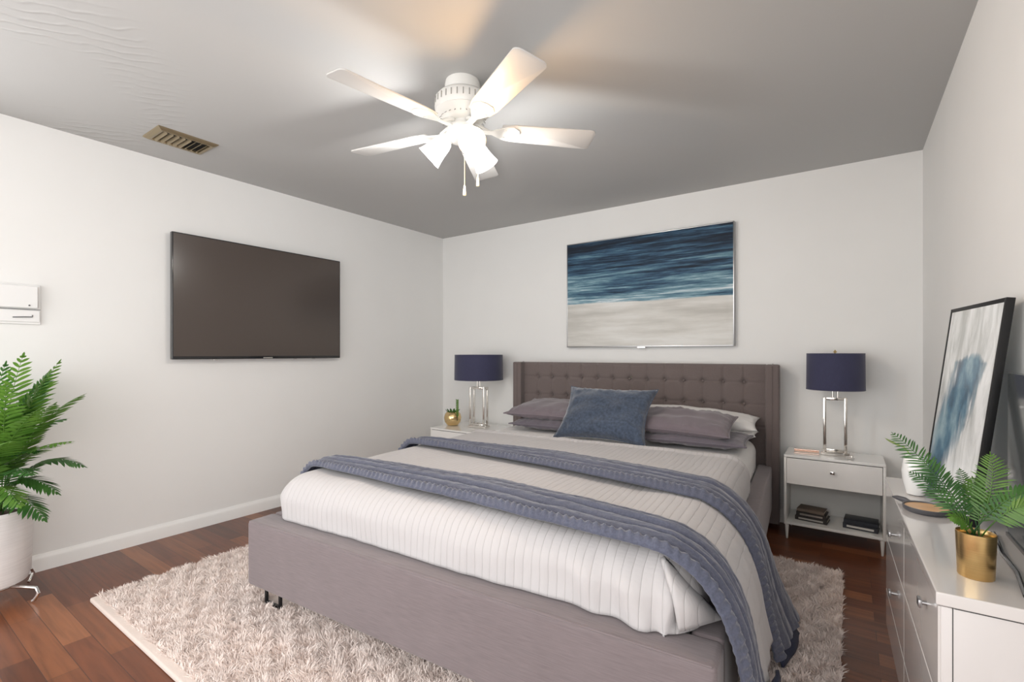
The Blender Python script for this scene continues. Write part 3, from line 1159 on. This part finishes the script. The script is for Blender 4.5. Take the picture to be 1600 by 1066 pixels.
def lamp(label, loc, sr_, sh, z0, fw, fh, fd, metal, rz, finial, group):
    t = thing('table_lamp', label, 'lamp', loc, rz, group)
    bar = .017
    boxo('base', (-fw / 2 - .012, -fd / 2 - .006, 0), (fw / 2 + .012, fd / 2 + .006, .022), metal, t, .002)
    fr = MB()
    for sy in ((-1, 1) if fd > .05 else (0,)):
        yc = sy * (fd / 2 - bar / 2)
        fr.box((-fw / 2, yc - bar / 2, .022), (-fw / 2 + bar, yc + bar / 2, .022 + fh), .0015)
        fr.box((fw / 2 - bar, yc - bar / 2, .022), (fw / 2, yc + bar / 2, .022 + fh), .0015)
        fr.box((-fw / 2 + bar, yc - bar / 2, .022 + fh - bar), (fw / 2 - bar, yc + bar / 2, .022 + fh), .0015)
        fr.box((-fw / 2 + bar, yc - bar / 2, .022), (fw / 2 - bar, yc + bar / 2, .022 + bar), .0015)
    if fd > .05:
        for sx in (-1, 1):
            xc = sx * (fw / 2 - bar / 2)
            fr.box((xc - bar / 2, -fd / 2 + bar, .022 + fh - bar), (xc + bar / 2, fd / 2 - bar, .022 + fh), .0015)
    fr.build('frame', metal, t, sharp=40)
    zt = z0 - loc[2]
    nk = MB()
    for s in (-1, 1):
        nk.tube([(s * .014, 0, .022 + fh - .004), (s * .014, 0, zt + sh * .5)], .005, 10)
    nk.lathe([(.012, zt + sh * .30), (.016, zt + sh * .31), (.016, zt + sh * .55), (.012, zt + sh * .56)], 16)
    nk.build('neck', metal, t)
    th = .003
    sd = MB().lathe([(sr_, zt), (sr_ * .985, zt + sh), (sr_ * .985 - th, zt + sh), (sr_ - th, zt)], 64, closed=True)
    shd = sd.build('shade', M['navy'], t)
    MB().lathe([(sr_ - th - .0004, zt + .002), (sr_ * .985 - th - .0004, zt + sh - .002), (sr_ * .985 - th - .0016, zt + sh - .002), (sr_ - th - .0016, zt + .002)], 64, closed=True).build('lining', M['shade_in'], shd)
    for zz in (zt + .003, zt + sh - .004):
        rg = MB()
        rr = sr_ - .002 if zz < zt + .05 else sr_ * .985 - .002
        rg.tube([(rr * math.cos(a * PI / 32), rr * math.sin(a * PI / 32), zz) for a in range(64)], .0035, 6, close=True)
        rg.build('trim_ring', M['navy'], shd)
    hp = MB()
    for a in range(3):
        an = a * 2 * PI / 3 + .4
        hp.tube([(0, 0, zt + sh - .03), ((sr_ - .01) * math.cos(an), (sr_ - .01) * math.sin(an), zt + sh - .008)], .0018, 6)
    hp.tube([(0, 0, zt + sh * .5), (0, 0, zt + sh - .02)], .003, 8)
    hp.build('harp', metal, t)
    if finial:
        MB().lathe([(.003, zt + sh - .03), (.004, zt + sh + .002), (.009, zt + sh + .006), (.010, zt + sh + .012), (.004, zt + sh + .018), (.002, zt + sh + .022)], 16).build('finial', M['brass'], t)


GL = 'navy drum lamps on the nightstands'
lamp('navy drum lamp with open chrome frame on the nightstand with books', (3.556, -.185, .5405), .158, .232, .957, .128, .345, .034, M['nickel'], R(6), True, GL)
lamp('navy drum lamp beside the gold bowl on the far left nightstand', (.735, -.29, .4805), .232, .240, .935, .165, .365, .085, M['nickel'], R(8), False, GL)

# rose gold tray on the right nightstand
t = thing('trinket_tray', 'small rose-gold tray lying in front of the lamp beside the bed', 'tray', (3.402, -.20, .5405), R(4))
boxo('plate', (-.07, -.05, 0), (.07, .05, .006), M['rose'], t, .002)
MB().tube([(-.07, .048, .010), (.07, .048, .010)], .006, 10).build('handle', M['rose'], t)
t = thing('glass_dish', 'small clear dish at the foot of the lamp by the dresser', 'dish', (3.635, -.27, .5405))
MB().lathe([(.012, 0), (.020, .002), (.023, .014), (.021, .015), (.017, .005), (.0001, .004)], 24).build('bowl', M['chrome'], t)


def book(name, label, loc, rz, w, d, h, cover, stripe=None, group=None, cat='book'):
    t = thing(name, label, cat, loc, rz, group)
    c = MB().box((-w / 2, -d / 2, 0), (w / 2, d / 2, .003), .001).box((-w / 2, -d / 2, h - .003), (w / 2, d / 2, h), .001)
    c.box((-w / 2, -d / 2, .003), (w / 2, -d / 2 + .004, h - .003), 0)
    cv = c.build('cover', cover, t, sharp=40)
    boxo('pages', (-w / 2 + .004, -d / 2 + .0045, .003), (w / 2 - .004, d / 2 - .005, h - .003), M['paper'], t, 0)
    if stripe:
        boxo('spine_band', (-w / 2 + .02, -d / 2 - .0008, h * .3), (w / 2 - .02, -d / 2 + .001, h * .7), stripe, cv, 0)
    return t


SZ = .1115
GB = 'books on the nightstand shelf'
book('book', 'bottom dark book of the left pile on the nightstand shelf', (3.435, -.20, SZ), R(-7), .175, .125, .026, M['book_dark'], M['silver_foil'], GB)
book('book', 'middle silver-banded book of the left pile on the shelf', (3.435, -.203, SZ + .026), R(-5), .165, .12, .028, M['book_dark'], M['silver_foil'], GB)
book('book', 'top taupe book of the left pile on the shelf', (3.432, -.195, SZ + .054), R(-8), .15, .115, .018, M['book_taupe'], None, GB)
book('book', 'black book with silver lettering band, on the right of the shelf', (3.69, -.20, SZ), R(-6), .175, .13, .030, M['book_navy'], M['silver_foil'], GB)
book('book', 'plain black book on top at the right of the shelf', (3.69, -.195, SZ + .030), R(-4), .17, .125, .022, M['book_navy'], None, GB)

# gold bowl with sprigs on the left nightstand
t = thing('gold_planter', 'round gold bowl with green sprigs on the far left nightstand', 'planter', (.43, -.32, .4805))
pr = [(.030, 0), (.055, .004), (.078, .035), (.085, .075), (.076, .112), (.058, .132), (.054, .131), (.070, .110), (.078, .075), (.070, .038), (.03, .012), (.0001, .011)]
MB().lathe(pr, 32).build('bowl', M['brass'], t)
MB().lathe([(.064, .115), (.0001, .122)], 24).build('soil', M['soil'], t)


def leaflet(mb, p, d, side, L, W, fold=0.15, n=4, droop=0.0):
    """lance-shaped leaf from p along d; side is its width direction"""
    nrm = d.cross(side).normalized()
    vs = []
    for i in range(n + 1):
        t = i / n
        w = W * (math.sin(PI * min(1, (t * 0.86 + 0.10))) ** 0.8) * (1 if i < n else 0.05)
        c = p + d * (L * t) - Vector((0, 0, 1)) * droop * L * t * t
        vs += [c - side * w + nrm * (w * fold), c, c + side * w + nrm * (w * fold)]
    fs = []
    for i in range(n):
        a = i * 3
        fs += [(a, a + 3, a + 4, a + 1), (a + 1, a + 4, a + 5, a + 2)]
    mb.add(vs, fs)


sg = MB()
for k in range(12):
    a = k * 2 * PI / 12
    dd = Vector((math.cos(a) * .75, math.sin(a) * .75, .8)).normalized()
    p0 = Vector((math.cos(a) * .04, math.sin(a) * .04, .122))
    leaflet(sg, p0, dd, dd.cross(Vector((0, 0, 1))).normalized(), .05, .012)
sg.build('succulent', M['leaf_dark'], t, sharp=0)
sp = MB().tube([(.074, -.02, .05), (.084, -.02, .14), (.080, -.02, .25)], [.005, .004, .003], 8)
for k in range(9):
    z = .10 + k * .018
    for s in (-1, 1):
        dd = Vector((s * .75, -.3, .7)).normalized()
        leaflet(sp, Vector((.082, -.02, z)), dd, dd.cross(Vector((0, 1, 0.2))).normalized(), .026, .008)
sp.build('sprig', M['leaf'], t, sharp=0)

# ------------------------------------------------------------------ wall pieces
# television on the left wall
ty0, ty1, tz0, tz1 = -2.59, -1.343, 1.149, 1.975
t = thing('television', 'large black flat-screen television mounted on the left white wall', 'television', (0.0005, (ty0 + ty1) / 2, tz0))
hy, hh = (ty1 - ty0) / 2, tz1 - tz0
boxo('wall_bracket', (0.0, -.25, hh / 2 - .2), (.035, .25, hh / 2 + .2), M['black_metal'], t, .002)
boxo('case', (.035, -hy, 0), (.066, hy, hh), M['black_gloss'], t, .004)
boxo('screen', (.064, -hy + .008, .020), (.0675, hy - .008, hh - .008), M['screen'], t, 0)
lg = MB()
lg.box((.066, -.035, .004), (.0685, .035, .012), .001)
lg.build('logo_badge', M['silver_foil'], t, smooth=False)
for yy in (-.36, .22, .38):
    MB().box((.045, yy - .012, -.006), (.062, yy + .012, .002), .001).build('trim_tab', M['chrome'], t, smooth=False)

# painting over the bed
ax0, ax1, az0, az1 = 1.555, 2.94, 1.242, 2.162
t = thing('wall_art', 'wide blue and white seascape abstract hanging above the headboard', 'painting', ((ax0 + ax1) / 2, 0, az0))
hx, hh = (ax1 - ax0) / 2, az1 - az0
boxo('canvas', (-hx + .006, -.047, .006), (hx - .006, -.014, hh - .006), M['art_sea'], t, 0)
fr = MB()
for lo, hi in (((-hx, -.050, 0), (-hx + .007, -.001, hh)), ((hx - .007, -.050, 0), (hx, -.001, hh)),
               ((-hx + .007, -.050, hh - .007), (hx - .007, -.001, hh)), ((-hx + .007, -.050, 0), (hx - .007, -.001, .009))):
    fr.box(lo, hi, .001)
fr.build('frame', M['steel'], t, sharp=40)
boxo('badge', (-.04, -.052, -.010), (.025, -.040, .001), M['chrome'], t, .001)

# white control box on the left wall
t = thing('wall_control_panel', 'white wall-mounted control box at the left edge above the potted fern', 'control panel', (0, -3.36, 1.345))
boxo('back_plate', (0, -.17, 0), (.012, .17, .215), M['plastic'], t, .003)
boxo('cover', (.012, -.155, .085), (.040, .155, .205), M['plastic'], t, .006, 3)
boxo('label_strip', (.012, -.155, .012), (.020, .165, .075), M['plastic'], t, .003)
boxo('seam', (.010, -.165, .078), (.015, .168, .081), M['outline'], t, 0)
MB().tube([(.022, .06, .035), (.026, .10, .038), (.022, .135, .040), (.022, .135, .05)], .003, 6).build('latch', M['outline'], t)
for yy in (-.01, .12):
    MB().lathe([(.004, 0), (.004, .004)], 10, M4((.040, yy, .10), ry=PI / 2)).build('screw', M['graphite'], t)

# ceiling vent
vx0, vx1, vy0, vy1 = .295, .53, -2.82, -2.51
t = thing('ceiling_vent', 'bronze louvred air vent set in the grey ceiling', 'vent', ((vx0 + vx1) / 2, (vy0 + vy1) / 2, RH))
hx, hy = (vx1 - vx0) / 2, (vy1 - vy0) / 2
boxo('duct', (-hx + .03, -hy + .03, -.004), (hx - .03, hy - .03, -.0005), M['dark'], t, 0)
fr = MB()
pf = [(0, 0), (.004, -.006), (.022, -.016), (.034, -.014), (.036, -.004)]
for (a, z), (a2, z2) in zip(pf, pf[1:]):
    q1 = [Vector((-hx + a, -hy + a, z)), Vector((hx - a, -hy + a, z)), Vector((hx - a, hy - a, z)), Vector((-hx + a, hy - a, z))]
    q2 = [Vector((-hx + a2, -hy + a2, z2)), Vector((hx - a2, -hy + a2, z2)), Vector((hx - a2, hy - a2, z2)), Vector((-hx + a2, hy - a2, z2))]
    for k in range(4):
        fr.add([q1[k], q1[(k + 1) % 4], q2[(k + 1) % 4], q2[k]], [(0, 1, 2, 3)])
fr.build('frame', M['bronze'], t, smooth=False)
ns = 8
for k in range(ns):
    y = -hy + .05 + (2 * hy - .10) * k / (ns - 1)
    MB().box((-hx + .034, -.0012, -.010), (hx - .034, .0012, .010), 0, mtx=M4((0, y, -.0125), rx=R(35 if k < 5 else -35))).build('louvre', M['bronze'], t, smooth=False)

# ------------------------------------------------------------------ ceiling fan
FX, FY = 2.165, -2.18
fan = thing('ceiling_fan', 'white five-blade ceiling fan with three lit glass shades', 'ceiling fan', (FX, FY, RH))


def zf(z):
    return z - RH


MB().lathe([(.0001, -.0005), (.078, -.0005), (.082, -.02), (.082, -.055), (.06, -.062), (.0001, -.062)], 40).build('canopy', M['fan_white'], fan)
MB().lathe([(.0001, -.058), (.075, -.058), (.112, -.068), (.126, -.085), (.128, -.125), (.120, -.140), (.124, -.144), (.118, -.150), (.095, -.172), (.07, -.185), (.0001, -.186)], 48).build('motor_housing', M['fan_white'], fan)
mh = fan.children[-1]
sl = MB()
for k in range(30):
    a = k * 2 * PI / 30
    sl.box((-.0022, -.002, -.014), (.0022, .002, .014), 0, mtx=M4((.1275 * math.cos(a), .1275 * math.sin(a), -.105), rz=a + PI / 2))
for k in range(25):
    a = k * 2 * PI / 25 + .06
    sl.box((-.012, -.0018, -.0012), (.012, .0018, .0012), 0, mtx=M4((.098 * math.cos(a), .098 * math.sin(a), -.1705), rz=a, ry=R(42)))
sl.build('cooling_slots', M['slot_grey'], mh, smooth=False)
BZ = zf(2.225)
for k in range(5):
    a = R(45.5 + 72 * k)
    rot = Matrix.Rotation(a, 4, 'Z')
    br = MB()
    pts = []
    prof = [(.075, .016), (.10, .014), (.135, .013), (.165, .030), (.20, .046), (.235, .050), (.262, .030), (.268, .0)]
    poly = [(x, y) for x, y in prof] + [(x, -y) for x, y in reversed(prof[:-1])]
    tilt = rot @ Matrix.Translation((0, 0, BZ)) @ Matrix.Rotation(R(-11), 4, 'X')
    br.prism(poly, -.010, -.005, tilt)
    br.tube([rot @ Vector((.055, 0, -.19)), rot @ Vector((.085, 0, -.200)), rot @ Vector((.12, 0, BZ - .004))], .009, 8)
    for (sx, sy) in ((.195, .026), (.195, -.026), (.240, 0)):
        br.lathe([(.006, -.013), (.0065, -.010)], 10, tilt @ Matrix.Translation((sx, sy, 0)))
    br.build('blade_bracket', M['fan_white'], fan, sharp=30)
    n = 10
    out = [(.18, .050), (.24, .060)]
    out += [(.585, .070)]
    out += [(.605 + .022 * math.sin(q * PI / 2 / n), .070 - .030 * (1 - math.cos(q * PI / 2 / n))) for q in range(n + 1)]
    poly = out + [(x, -y) for x, y in reversed(out)]
    MB().prism(poly, -.005, .001, tilt, bevel=.0015).build('blade', M['fan_blade'], fan, sharp=50)
MB().lathe([(.0001, -.18), (.045, -.185), (.048, -.205), (.070, -.212), (.074, -.222), (.074, -.252), (.060, -.270), (.030, -.282), (.012, -.288), (.0001, -.289)], 40).build('light_kit', M['fan_white'], fan)
for k, (az, warm) in enumerate(((85, 0), (205, 0), (-35, 1))):
    a = R(az)
    d = Vector((math.cos(a) * .74, math.sin(a) * .74, -.67)).normalized()
    p0 = Vector((math.cos(a) * .060, math.sin(a) * .060, -.245))
    q = Vector((0, 0, 1)).rotation_difference(d).to_matrix().to_4x4()
    mtx = Matrix.Translation(p0) @ q
    MB().lathe([(.0001, -.01), (.024, -.01), (.027, .018), (.023, .022), (.0001, .022)], 20, mtx).build('lamp_holder', M['fan_white'], fan)
    pr = [(.024, .020), (.033, .026), (.041, .05), (.046, .085), (.054, .120), (.060, .140), (.057, .140), (.051, .120), (.043, .085), (.038, .05), (.030, .029), (.022, .022)]
    sh = MB().lathe(pr, 32, mtx, closed=True).build('lamp_shade', M['glass_warm'] if warm else M['glass_lit'], fan)
    MB().lathe([(.0001, .022), (.013, .024), (.014, .04), (.026, .07), (.029, .085), (.024, .105), (.012, .114), (.0001, .116)], 20, mtx).build('bulb', M['glass_warm'] if warm else M['glass_lit'], sh)
    lb = bpy.data.lights.new('bulb_light', 'POINT')
    lb.energy = 10.0 if warm else 12.0
    lb.color = (1.0, 0.60, 0.26) if warm else (1.0, 0.98, 0.95)
    lb.shadow_soft_size = 0.035
    lo_ = bpy.data.objects.new('bulb_light', lb)
    lo_.location = p0 + d * .165
    lo_.parent = fan
    COL.objects.link(lo_)
for (dx, dy, zb) in ((.030, -.022, 1.905), (.065, .030, 1.955)):
    pts = [(dx * .8, dy * .8, -.275), (dx, dy, -.30), (dx, dy, zf(zb) + .045)]
    ch = MB().tube(pts, .0015, 6).build('pull_chain', M['ivory'], fan)
    MB().lathe([(.0015, .048), (.004, .044), (.0075, .012), (.008, .004), (.006, 0)], 14, M4((dx, dy, zf(zb)))).build('fob', M['ivory'], ch)

# ------------------------------------------------------------------ dresser on the right and what stands on it
DZ = .72
D_far, D_near = -1.556, -2.607
dth = math.atan2(.027, D_near - D_far)      # small turn off the wall line
dr_o = Vector((3.740, D_far, 0))
dlen = math.hypot(.027, D_near - D_far)
# local: X into the wall, Y from the near end (negative) to the far end (0)
DR = -math.atan2(-.027, -(D_near - D_far)) * 1.0
dres = thing('dresser', 'glossy white low dresser with chrome pulls along the right wall', 'dresser', dr_o, R(1.47))
DD = .222
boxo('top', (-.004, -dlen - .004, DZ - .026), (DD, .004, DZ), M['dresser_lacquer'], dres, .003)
b = MB()
b.box((.004, -dlen, .165), (DD - .002, -dlen + .016, DZ - .028), .001)
b.box((.004, -.016, .165), (DD - .002, 0, DZ - .028), .001)
b.box((DD - .012, -dlen + .016, .165), (DD - .002, -.016, DZ - .028), 0)
b.box((.018, -dlen + .016, .165), (DD - .012, -.016, .180), 0)
b.build('body', M['dresser_satin'], dres, sharp=30)
rows = [(.503, .690, .61), (.305, .499, .415), (.168, .301, None)]
for c in range(2):
    ya, yb = -dlen + .004 + c * (dlen - .006) / 2, -dlen + .002 + (c + 1) * (dlen - .006) / 2 - .003
    for z0, z1, kz in rows:
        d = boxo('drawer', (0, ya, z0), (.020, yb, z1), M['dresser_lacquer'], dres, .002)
        if kz:
            yc = ya + (.13 if c == 0 else .24)
            kz += .028 if c == 0 else -.02
            kb = MB().box((-.016, yc - .013, kz - .009), (-.009, yc + .013, kz + .009), .002).tube([(-.011, yc, kz), (.001, yc, kz)], .005, 10)
            kb.build('pull', M['steel'], d, sharp=40)
boxo('reveal', (.0205, -dlen - .0002, .168), (.0223, -dlen + .004, DZ - .028), M['shadow_gap'], dres, 0)
boxo('reveal', (.0235, -dlen - .0002, DZ - .0285), (DD - .002, -dlen + .004, DZ - .0265), M['shadow_gap'], dres, 0)
for lx, ly in ((.05, -.06), (.18, -.06), (.05, -dlen + .06), (.18, -dlen + .06)):
    MB().lathe([(.008, 0), (.016, .164), (.016, .166)], 14, M4((lx, ly, 0))).build('leg', M['black_metal'], dres)

# leaning painting
BLx, BLy, BRx, BRy = 3.834, -1.69, 3.890, -2.095
yaw = math.atan2(BRx - BLx, BLy - BRy)          # turn of the picture off the wall line
wid = math.hypot(BRx - BLx, BRy - BLy)
hgt, lean = .620, math.atan2(.074, .610)
t = thing('leaning_painting', 'tall blue and white abstract in a black frame leaning on the dresser', 'painting', ((BLx + BRx) / 2, (BLy + BRy) / 2, DZ + .0022), 0)
t.rotation_euler = (0, lean, yaw)
hw = wid / 2
boxo('canvas', (.0015, -hw + .010, .010), (.012, hw - .010, hgt - .010), M['art_smear'], t, 0)
fr = MB()
for lo, hi in (((0, -hw, 0), (.018, -hw + .012, hgt)), ((0, hw - .012, 0), (.018, hw, hgt)), ((0, -hw + .012, hgt - .012), (.018, hw - .012, hgt)), ((0, -hw + .012, 0), (.018, hw - .012, .012))):
    fr.box(lo, hi, .001)
fr.build('frame', M['black_satin'], t, sharp=40)

t = thing('dark_panel', 'dark grey framed panel on the dresser at the right edge behind the plant', 'panel', (3.968, -2.36, DZ))
boxo('panel', (-.010, -.238, .008), (.008, .238, .42), M['dark_panel'], t, .002)
boxo('frame', (-.013, -.242, 0), (.010, .242, .010), M['black_gloss'], t, .001)

# round tray with a handle
t = thing('wooden_tray', 'small round wooden tray with dark rim and grey handle on the dresser', 'tray', (3.813, -1.995, DZ), 0)
MB().lathe([(.0001, 0), (.050, 0), (.056, .006), (.057, .016), (.054, .016), (.052, .009), (.0001, .009)], 40).build('rim', M['graphite'], t)
MB().lathe([(.0001, .009), (.0515, .009), (.0515, .0125), (.0001, .0125)], 40).build('wood_plate', M['wood_tray'], t)
hd = Vector((-.62, .78, 0)).normalized()
MB().tube([Vector((0, 0, .010)) + hd * .054, Vector((0, 0, .012)) + hd * .075, Vector((0, 0, .012)) + hd * .100, Vector((0, 0, .010)) + hd * .118], [.006, .009, .007, .003], 12).build('handle', M['graphite'], t)

# white vase with a single leaf
t = thing('ceramic_vase', 'small white vase with a pale leaf at the far end of the dresser', 'vase', (3.805, -1.795, DZ))
MB().lathe([(.016, 0), (.024, .004), (.034, .045), (.037, .080), (.032, .118), (.024, .134), (.021, .134), (.029, .116), (.034, .080), (.031, .047), (.016, .012), (.0001, .010)], 32).build('body', M['ceramic'], t)
lf = MB()
dd = Vector((-.75, .30, .35)).normalized()
lf.tube([(0, 0, .05), (-.012, .004, .13), (-.03, .012, .155)], .0018, 6)
leaflet(lf, Vector((-.028, .011, .153)), dd, dd.cross(Vector((0, 0, 1))).normalized(), .060, .014, n=6)
lf.build('leaf', M['leaf_pale'], t, sharp=0)

MB_c = MB()
cable = [(3.93, -2.13, .725), (3.925, -2.20, .7245), (3.915, -2.30, .7245), (3.915, -2.42, .7245), (3.90, -2.55, .7245)]
cb = MB_c.tube(cable, .0045, 8).build('power_cord', M['black_gloss'])
tag(settle(cb), 'thin black cord lying on the dresser behind the gold pot', 'cord')


# ------------------------------------------------------------------ plants


def cam_point(px, py, d):
    X = (px - 800) / 750 * d
    return Vector((CAM.x + X * math.cos(YAW) - d * math.sin(YAW), CAM.y + X * math.sin(YAW) + d * math.cos(YAW), CAM.z - (py - 552) / 750 * d))


def frond(p0, p1, p2, npairs, L, W, start=.22, facing=None, taper=.75, rad=.0025, curl=.25, fold=.12, ang=58):
    """pinnate frond along the curve p0-p1-p2"""
    b = MB()

    def pos(t):
        return p0 * ((1 - t) ** 2) + p1 * (2 * t * (1 - t)) + p2 * (t * t)
    pts = [pos(k / 14) for k in range(15)]
    b.tube(pts, [rad * (1.15 - .85 * k / 14) for k in range(15)], 6)
    for k in range(npairs):
        u = k / (npairs - 1)
        t = start + (0.985 - start) * u
        p = pos(t)
        tg = (pos(min(1, t + .01)) - pos(max(0, t - .01))).normalized()
        ref = facing if facing is not None else Vector((0, 0, 1))
        sd = tg.cross(ref)
        if sd.length < .15:
            sd = tg.cross(Vector((.3, .9, .2)))
        sd.normalize()
        nrm = sd.cross(tg).normalized()
        ll = L * (math.sin(PI * min(1, .18 + .80 * u ** .9)) ** taper) * random.uniform(.9, 1.08)
        ll = max(ll, L * .14)
        for s in (-1, 1):
            an = R(ang + random.uniform(-6, 6) - 22 * u)
            d = (sd * s * math.sin(an) + tg * math.cos(an) - nrm * curl * random.uniform(.6, 1.3)).normalized()
            wd = tg - d * tg.dot(d)
            wd.normalize()
            leaflet(b, p, d, wd * s, ll, W * (.75 + .4 * ll / L), fold, 4, .12)
    dtip = (pos(1) - pos(.97)).normalized()
    ws = dtip.cross(Vector((0, 0, 1)))
    if ws.length > .1:
        leaflet(b, pos(.985), dtip, ws.normalized(), L * .3, W * .8, fold)
    return b


# floor plant at the left
PX, PY = .275, -3.42
t = thing('potted_fern', 'tall green fern in a white pot on a chrome stand by the left wall', 'potted plant', (PX, PY, 0))
MB().lathe([(.0001, .088), (.120, .088), (.134, .095), (.145, .13), (.153, .43), (.153, .438), (.150, .442), (.145, .438), (.140, .40), (.0001, .40)], 64).build('pot', M['pot_white'], t)
MB().lathe([(.1405, .405), (.10, .418), (.0001, .424)], 32).build('soil', M['soil'], t)
st = MB()
st.tube([(.10 * math.cos(k * PI / 24), .10 * math.sin(k * PI / 24), .080) for k in range(48)], .007, 8, close=True)
for az in (38, 128, 218, 308):
    a = R(az)
    c_, s_ = math.cos(a), math.sin(a)
    st.tube([(.07 * c_, .07 * s_, .080), (.15 * c_, .15 * s_, .076), (.215 * c_, .215 * s_, .070), (.226 * c_, .226 * s_, .045), (.208 * c_, .208 * s_, .012), (.198 * c_, .198 * s_, .007)], .0075, 10)
st.build('stand', M['chrome'], t)
B0 = Vector((PX, PY, .42))
org = Vector((PX, PY, 0))
random.seed(3)
# fronds seen in the photo: (tip px, tip py, depth, arch height, dark)
seen = [(92, 566, 2.32, .10, 0), (36, 556, 2.20, .12, 0), (128, 618, 2.38, .20, 0), (112, 690, 2.22, .18, 0), (130, 728, 2.36, .26, 1), (70, 812, 2.20, .20, 1),
        (60, 640, 2.10, .15, 0), (10, 600, 2.05, .14, 0), (48, 742, 2.05, .20, 1), (100, 655, 2.45, .22, 1), (20, 690, 2.02, .2, 0), (70, 590, 2.30, .14, 1), (84, 632, 2.26, .16, 0), (40, 620, 2.30, .12, 0),
        (90, 770, 2.30, .24, 1), (30, 790, 2.08, .22, 0), (62, 705, 2.26, .2, 1), (8, 570, 2.25, .1, 1), (15, 640, 2.2, .14, 0)]
for (px, py, d, arch, dk) in seen:
    tip = cam_point(px, py, d)
    base = B0 + Vector((random.uniform(-.05, .05), random.uniform(-.05, .05), 0))
    mid = base.lerp(tip, .45) + Vector((0, 0, arch))
    mid.x, mid.y = base.x + (mid.x - base.x) * .7, base.y + (mid.y - base.y) * .7
    ctrl = mid
    fb = frond(base - org, ctrl - org, tip - org, 20, .105, .0068, start=.30, curl=.15, taper=.6)
    fb.build('frond', M['leaf_dark'] if dk else M['leaf'], t, sharp=0)
for k in range(11):
    a = R(100 + 25 * k)
    rr = random.uniform(.20, .34)
    tip = Vector((PX + rr * math.cos(a), PY + rr * math.sin(a), random.uniform(.70, 1.12)))
    tip.x = max(tip.x, .08)
    base = B0 + Vector((.05 * math.cos(a), .05 * math.sin(a), 0))
    ctrl = base.lerp(tip, .4) + Vector((0, 0, .22))
    fb = frond(base - org, ctrl - org, tip - org, 19, .10, .0068, start=.30, curl=.15, taper=.6)
    fb.build('frond', M['leaf_dark'] if k % 2 else M['leaf'], t, sharp=0)

# fern in the small gold pot
GX, GY = 3.842, -2.475
t = thing('potted_fern', 'small fern in a brushed gold pot at the near end of the dresser', 'potted plant', (GX, GY, DZ))
MB().lathe([(.0001, 0), (.0285, 0), (.0295, .002), (.0325, .092), (.0315, .093), (.0300, .091), (.0290, .080), (.0001, .080)], 64).build('pot', M['gold'], t)
MB().lathe([(.0292, .079), (.015, .084), (.0001, .085)], 24).build('soil', M['soil'], t)
org = Vector((GX, GY, DZ))
B0 = org + Vector((0, 0, .082))
face = (CAM - org).normalized()
up_face = (face + Vector((0, 0, .5))).normalized()
random.seed(12)
tips = [  # px, py, depth, control px, py, depth, leaf length, leaf width, dark, pairs
    (1396, 678, 1.16, 1470, 735, 1.05, .040, .0017, 1, 26),
    (1440, 715, 1.13, 1488, 760, 1.04, .036, .0019, 1, 24),
    (1548, 712, 1.00, 1560, 770, 1.00, .041, .0017, 0, 21),
    (1520, 748, 1.06, 1530, 780, 1.02, .034, .0019, 0, 20),
    (1640, 805, 0.93, 1590, 765, 0.96, .040, .0028, 0, 20),
    (1625, 778, 0.96, 1585, 750, 0.97, .036, .0026, 1, 18),
    (1422, 738, 1.10, 1480, 770, 1.03, .028, .0016, 1, 20),
    (1500, 734, 1.10, 1515, 775, 1.05, .026, .0015, 1, 22),
    (1488, 812, 1.00, 1505, 800, 1.00, .024, .0030, 0, 10),
]
for (px, py, d, qx, qy, qd, L, W, dk, npair) in tips:
    base = B0 + Vector((random.uniform(-.012, .012), random.uniform(-.012, .012), 0))
    fb = frond(base - org, cam_point(qx, qy, qd) - org, cam_point(px, py, d) - org, npair, L, W, start=.22, facing=up_face, curl=.12, taper=.55, rad=.0012, ang=66)
    fb.build('frond', M['leaf_dark'] if dk else M['leaf'], t, sharp=0)
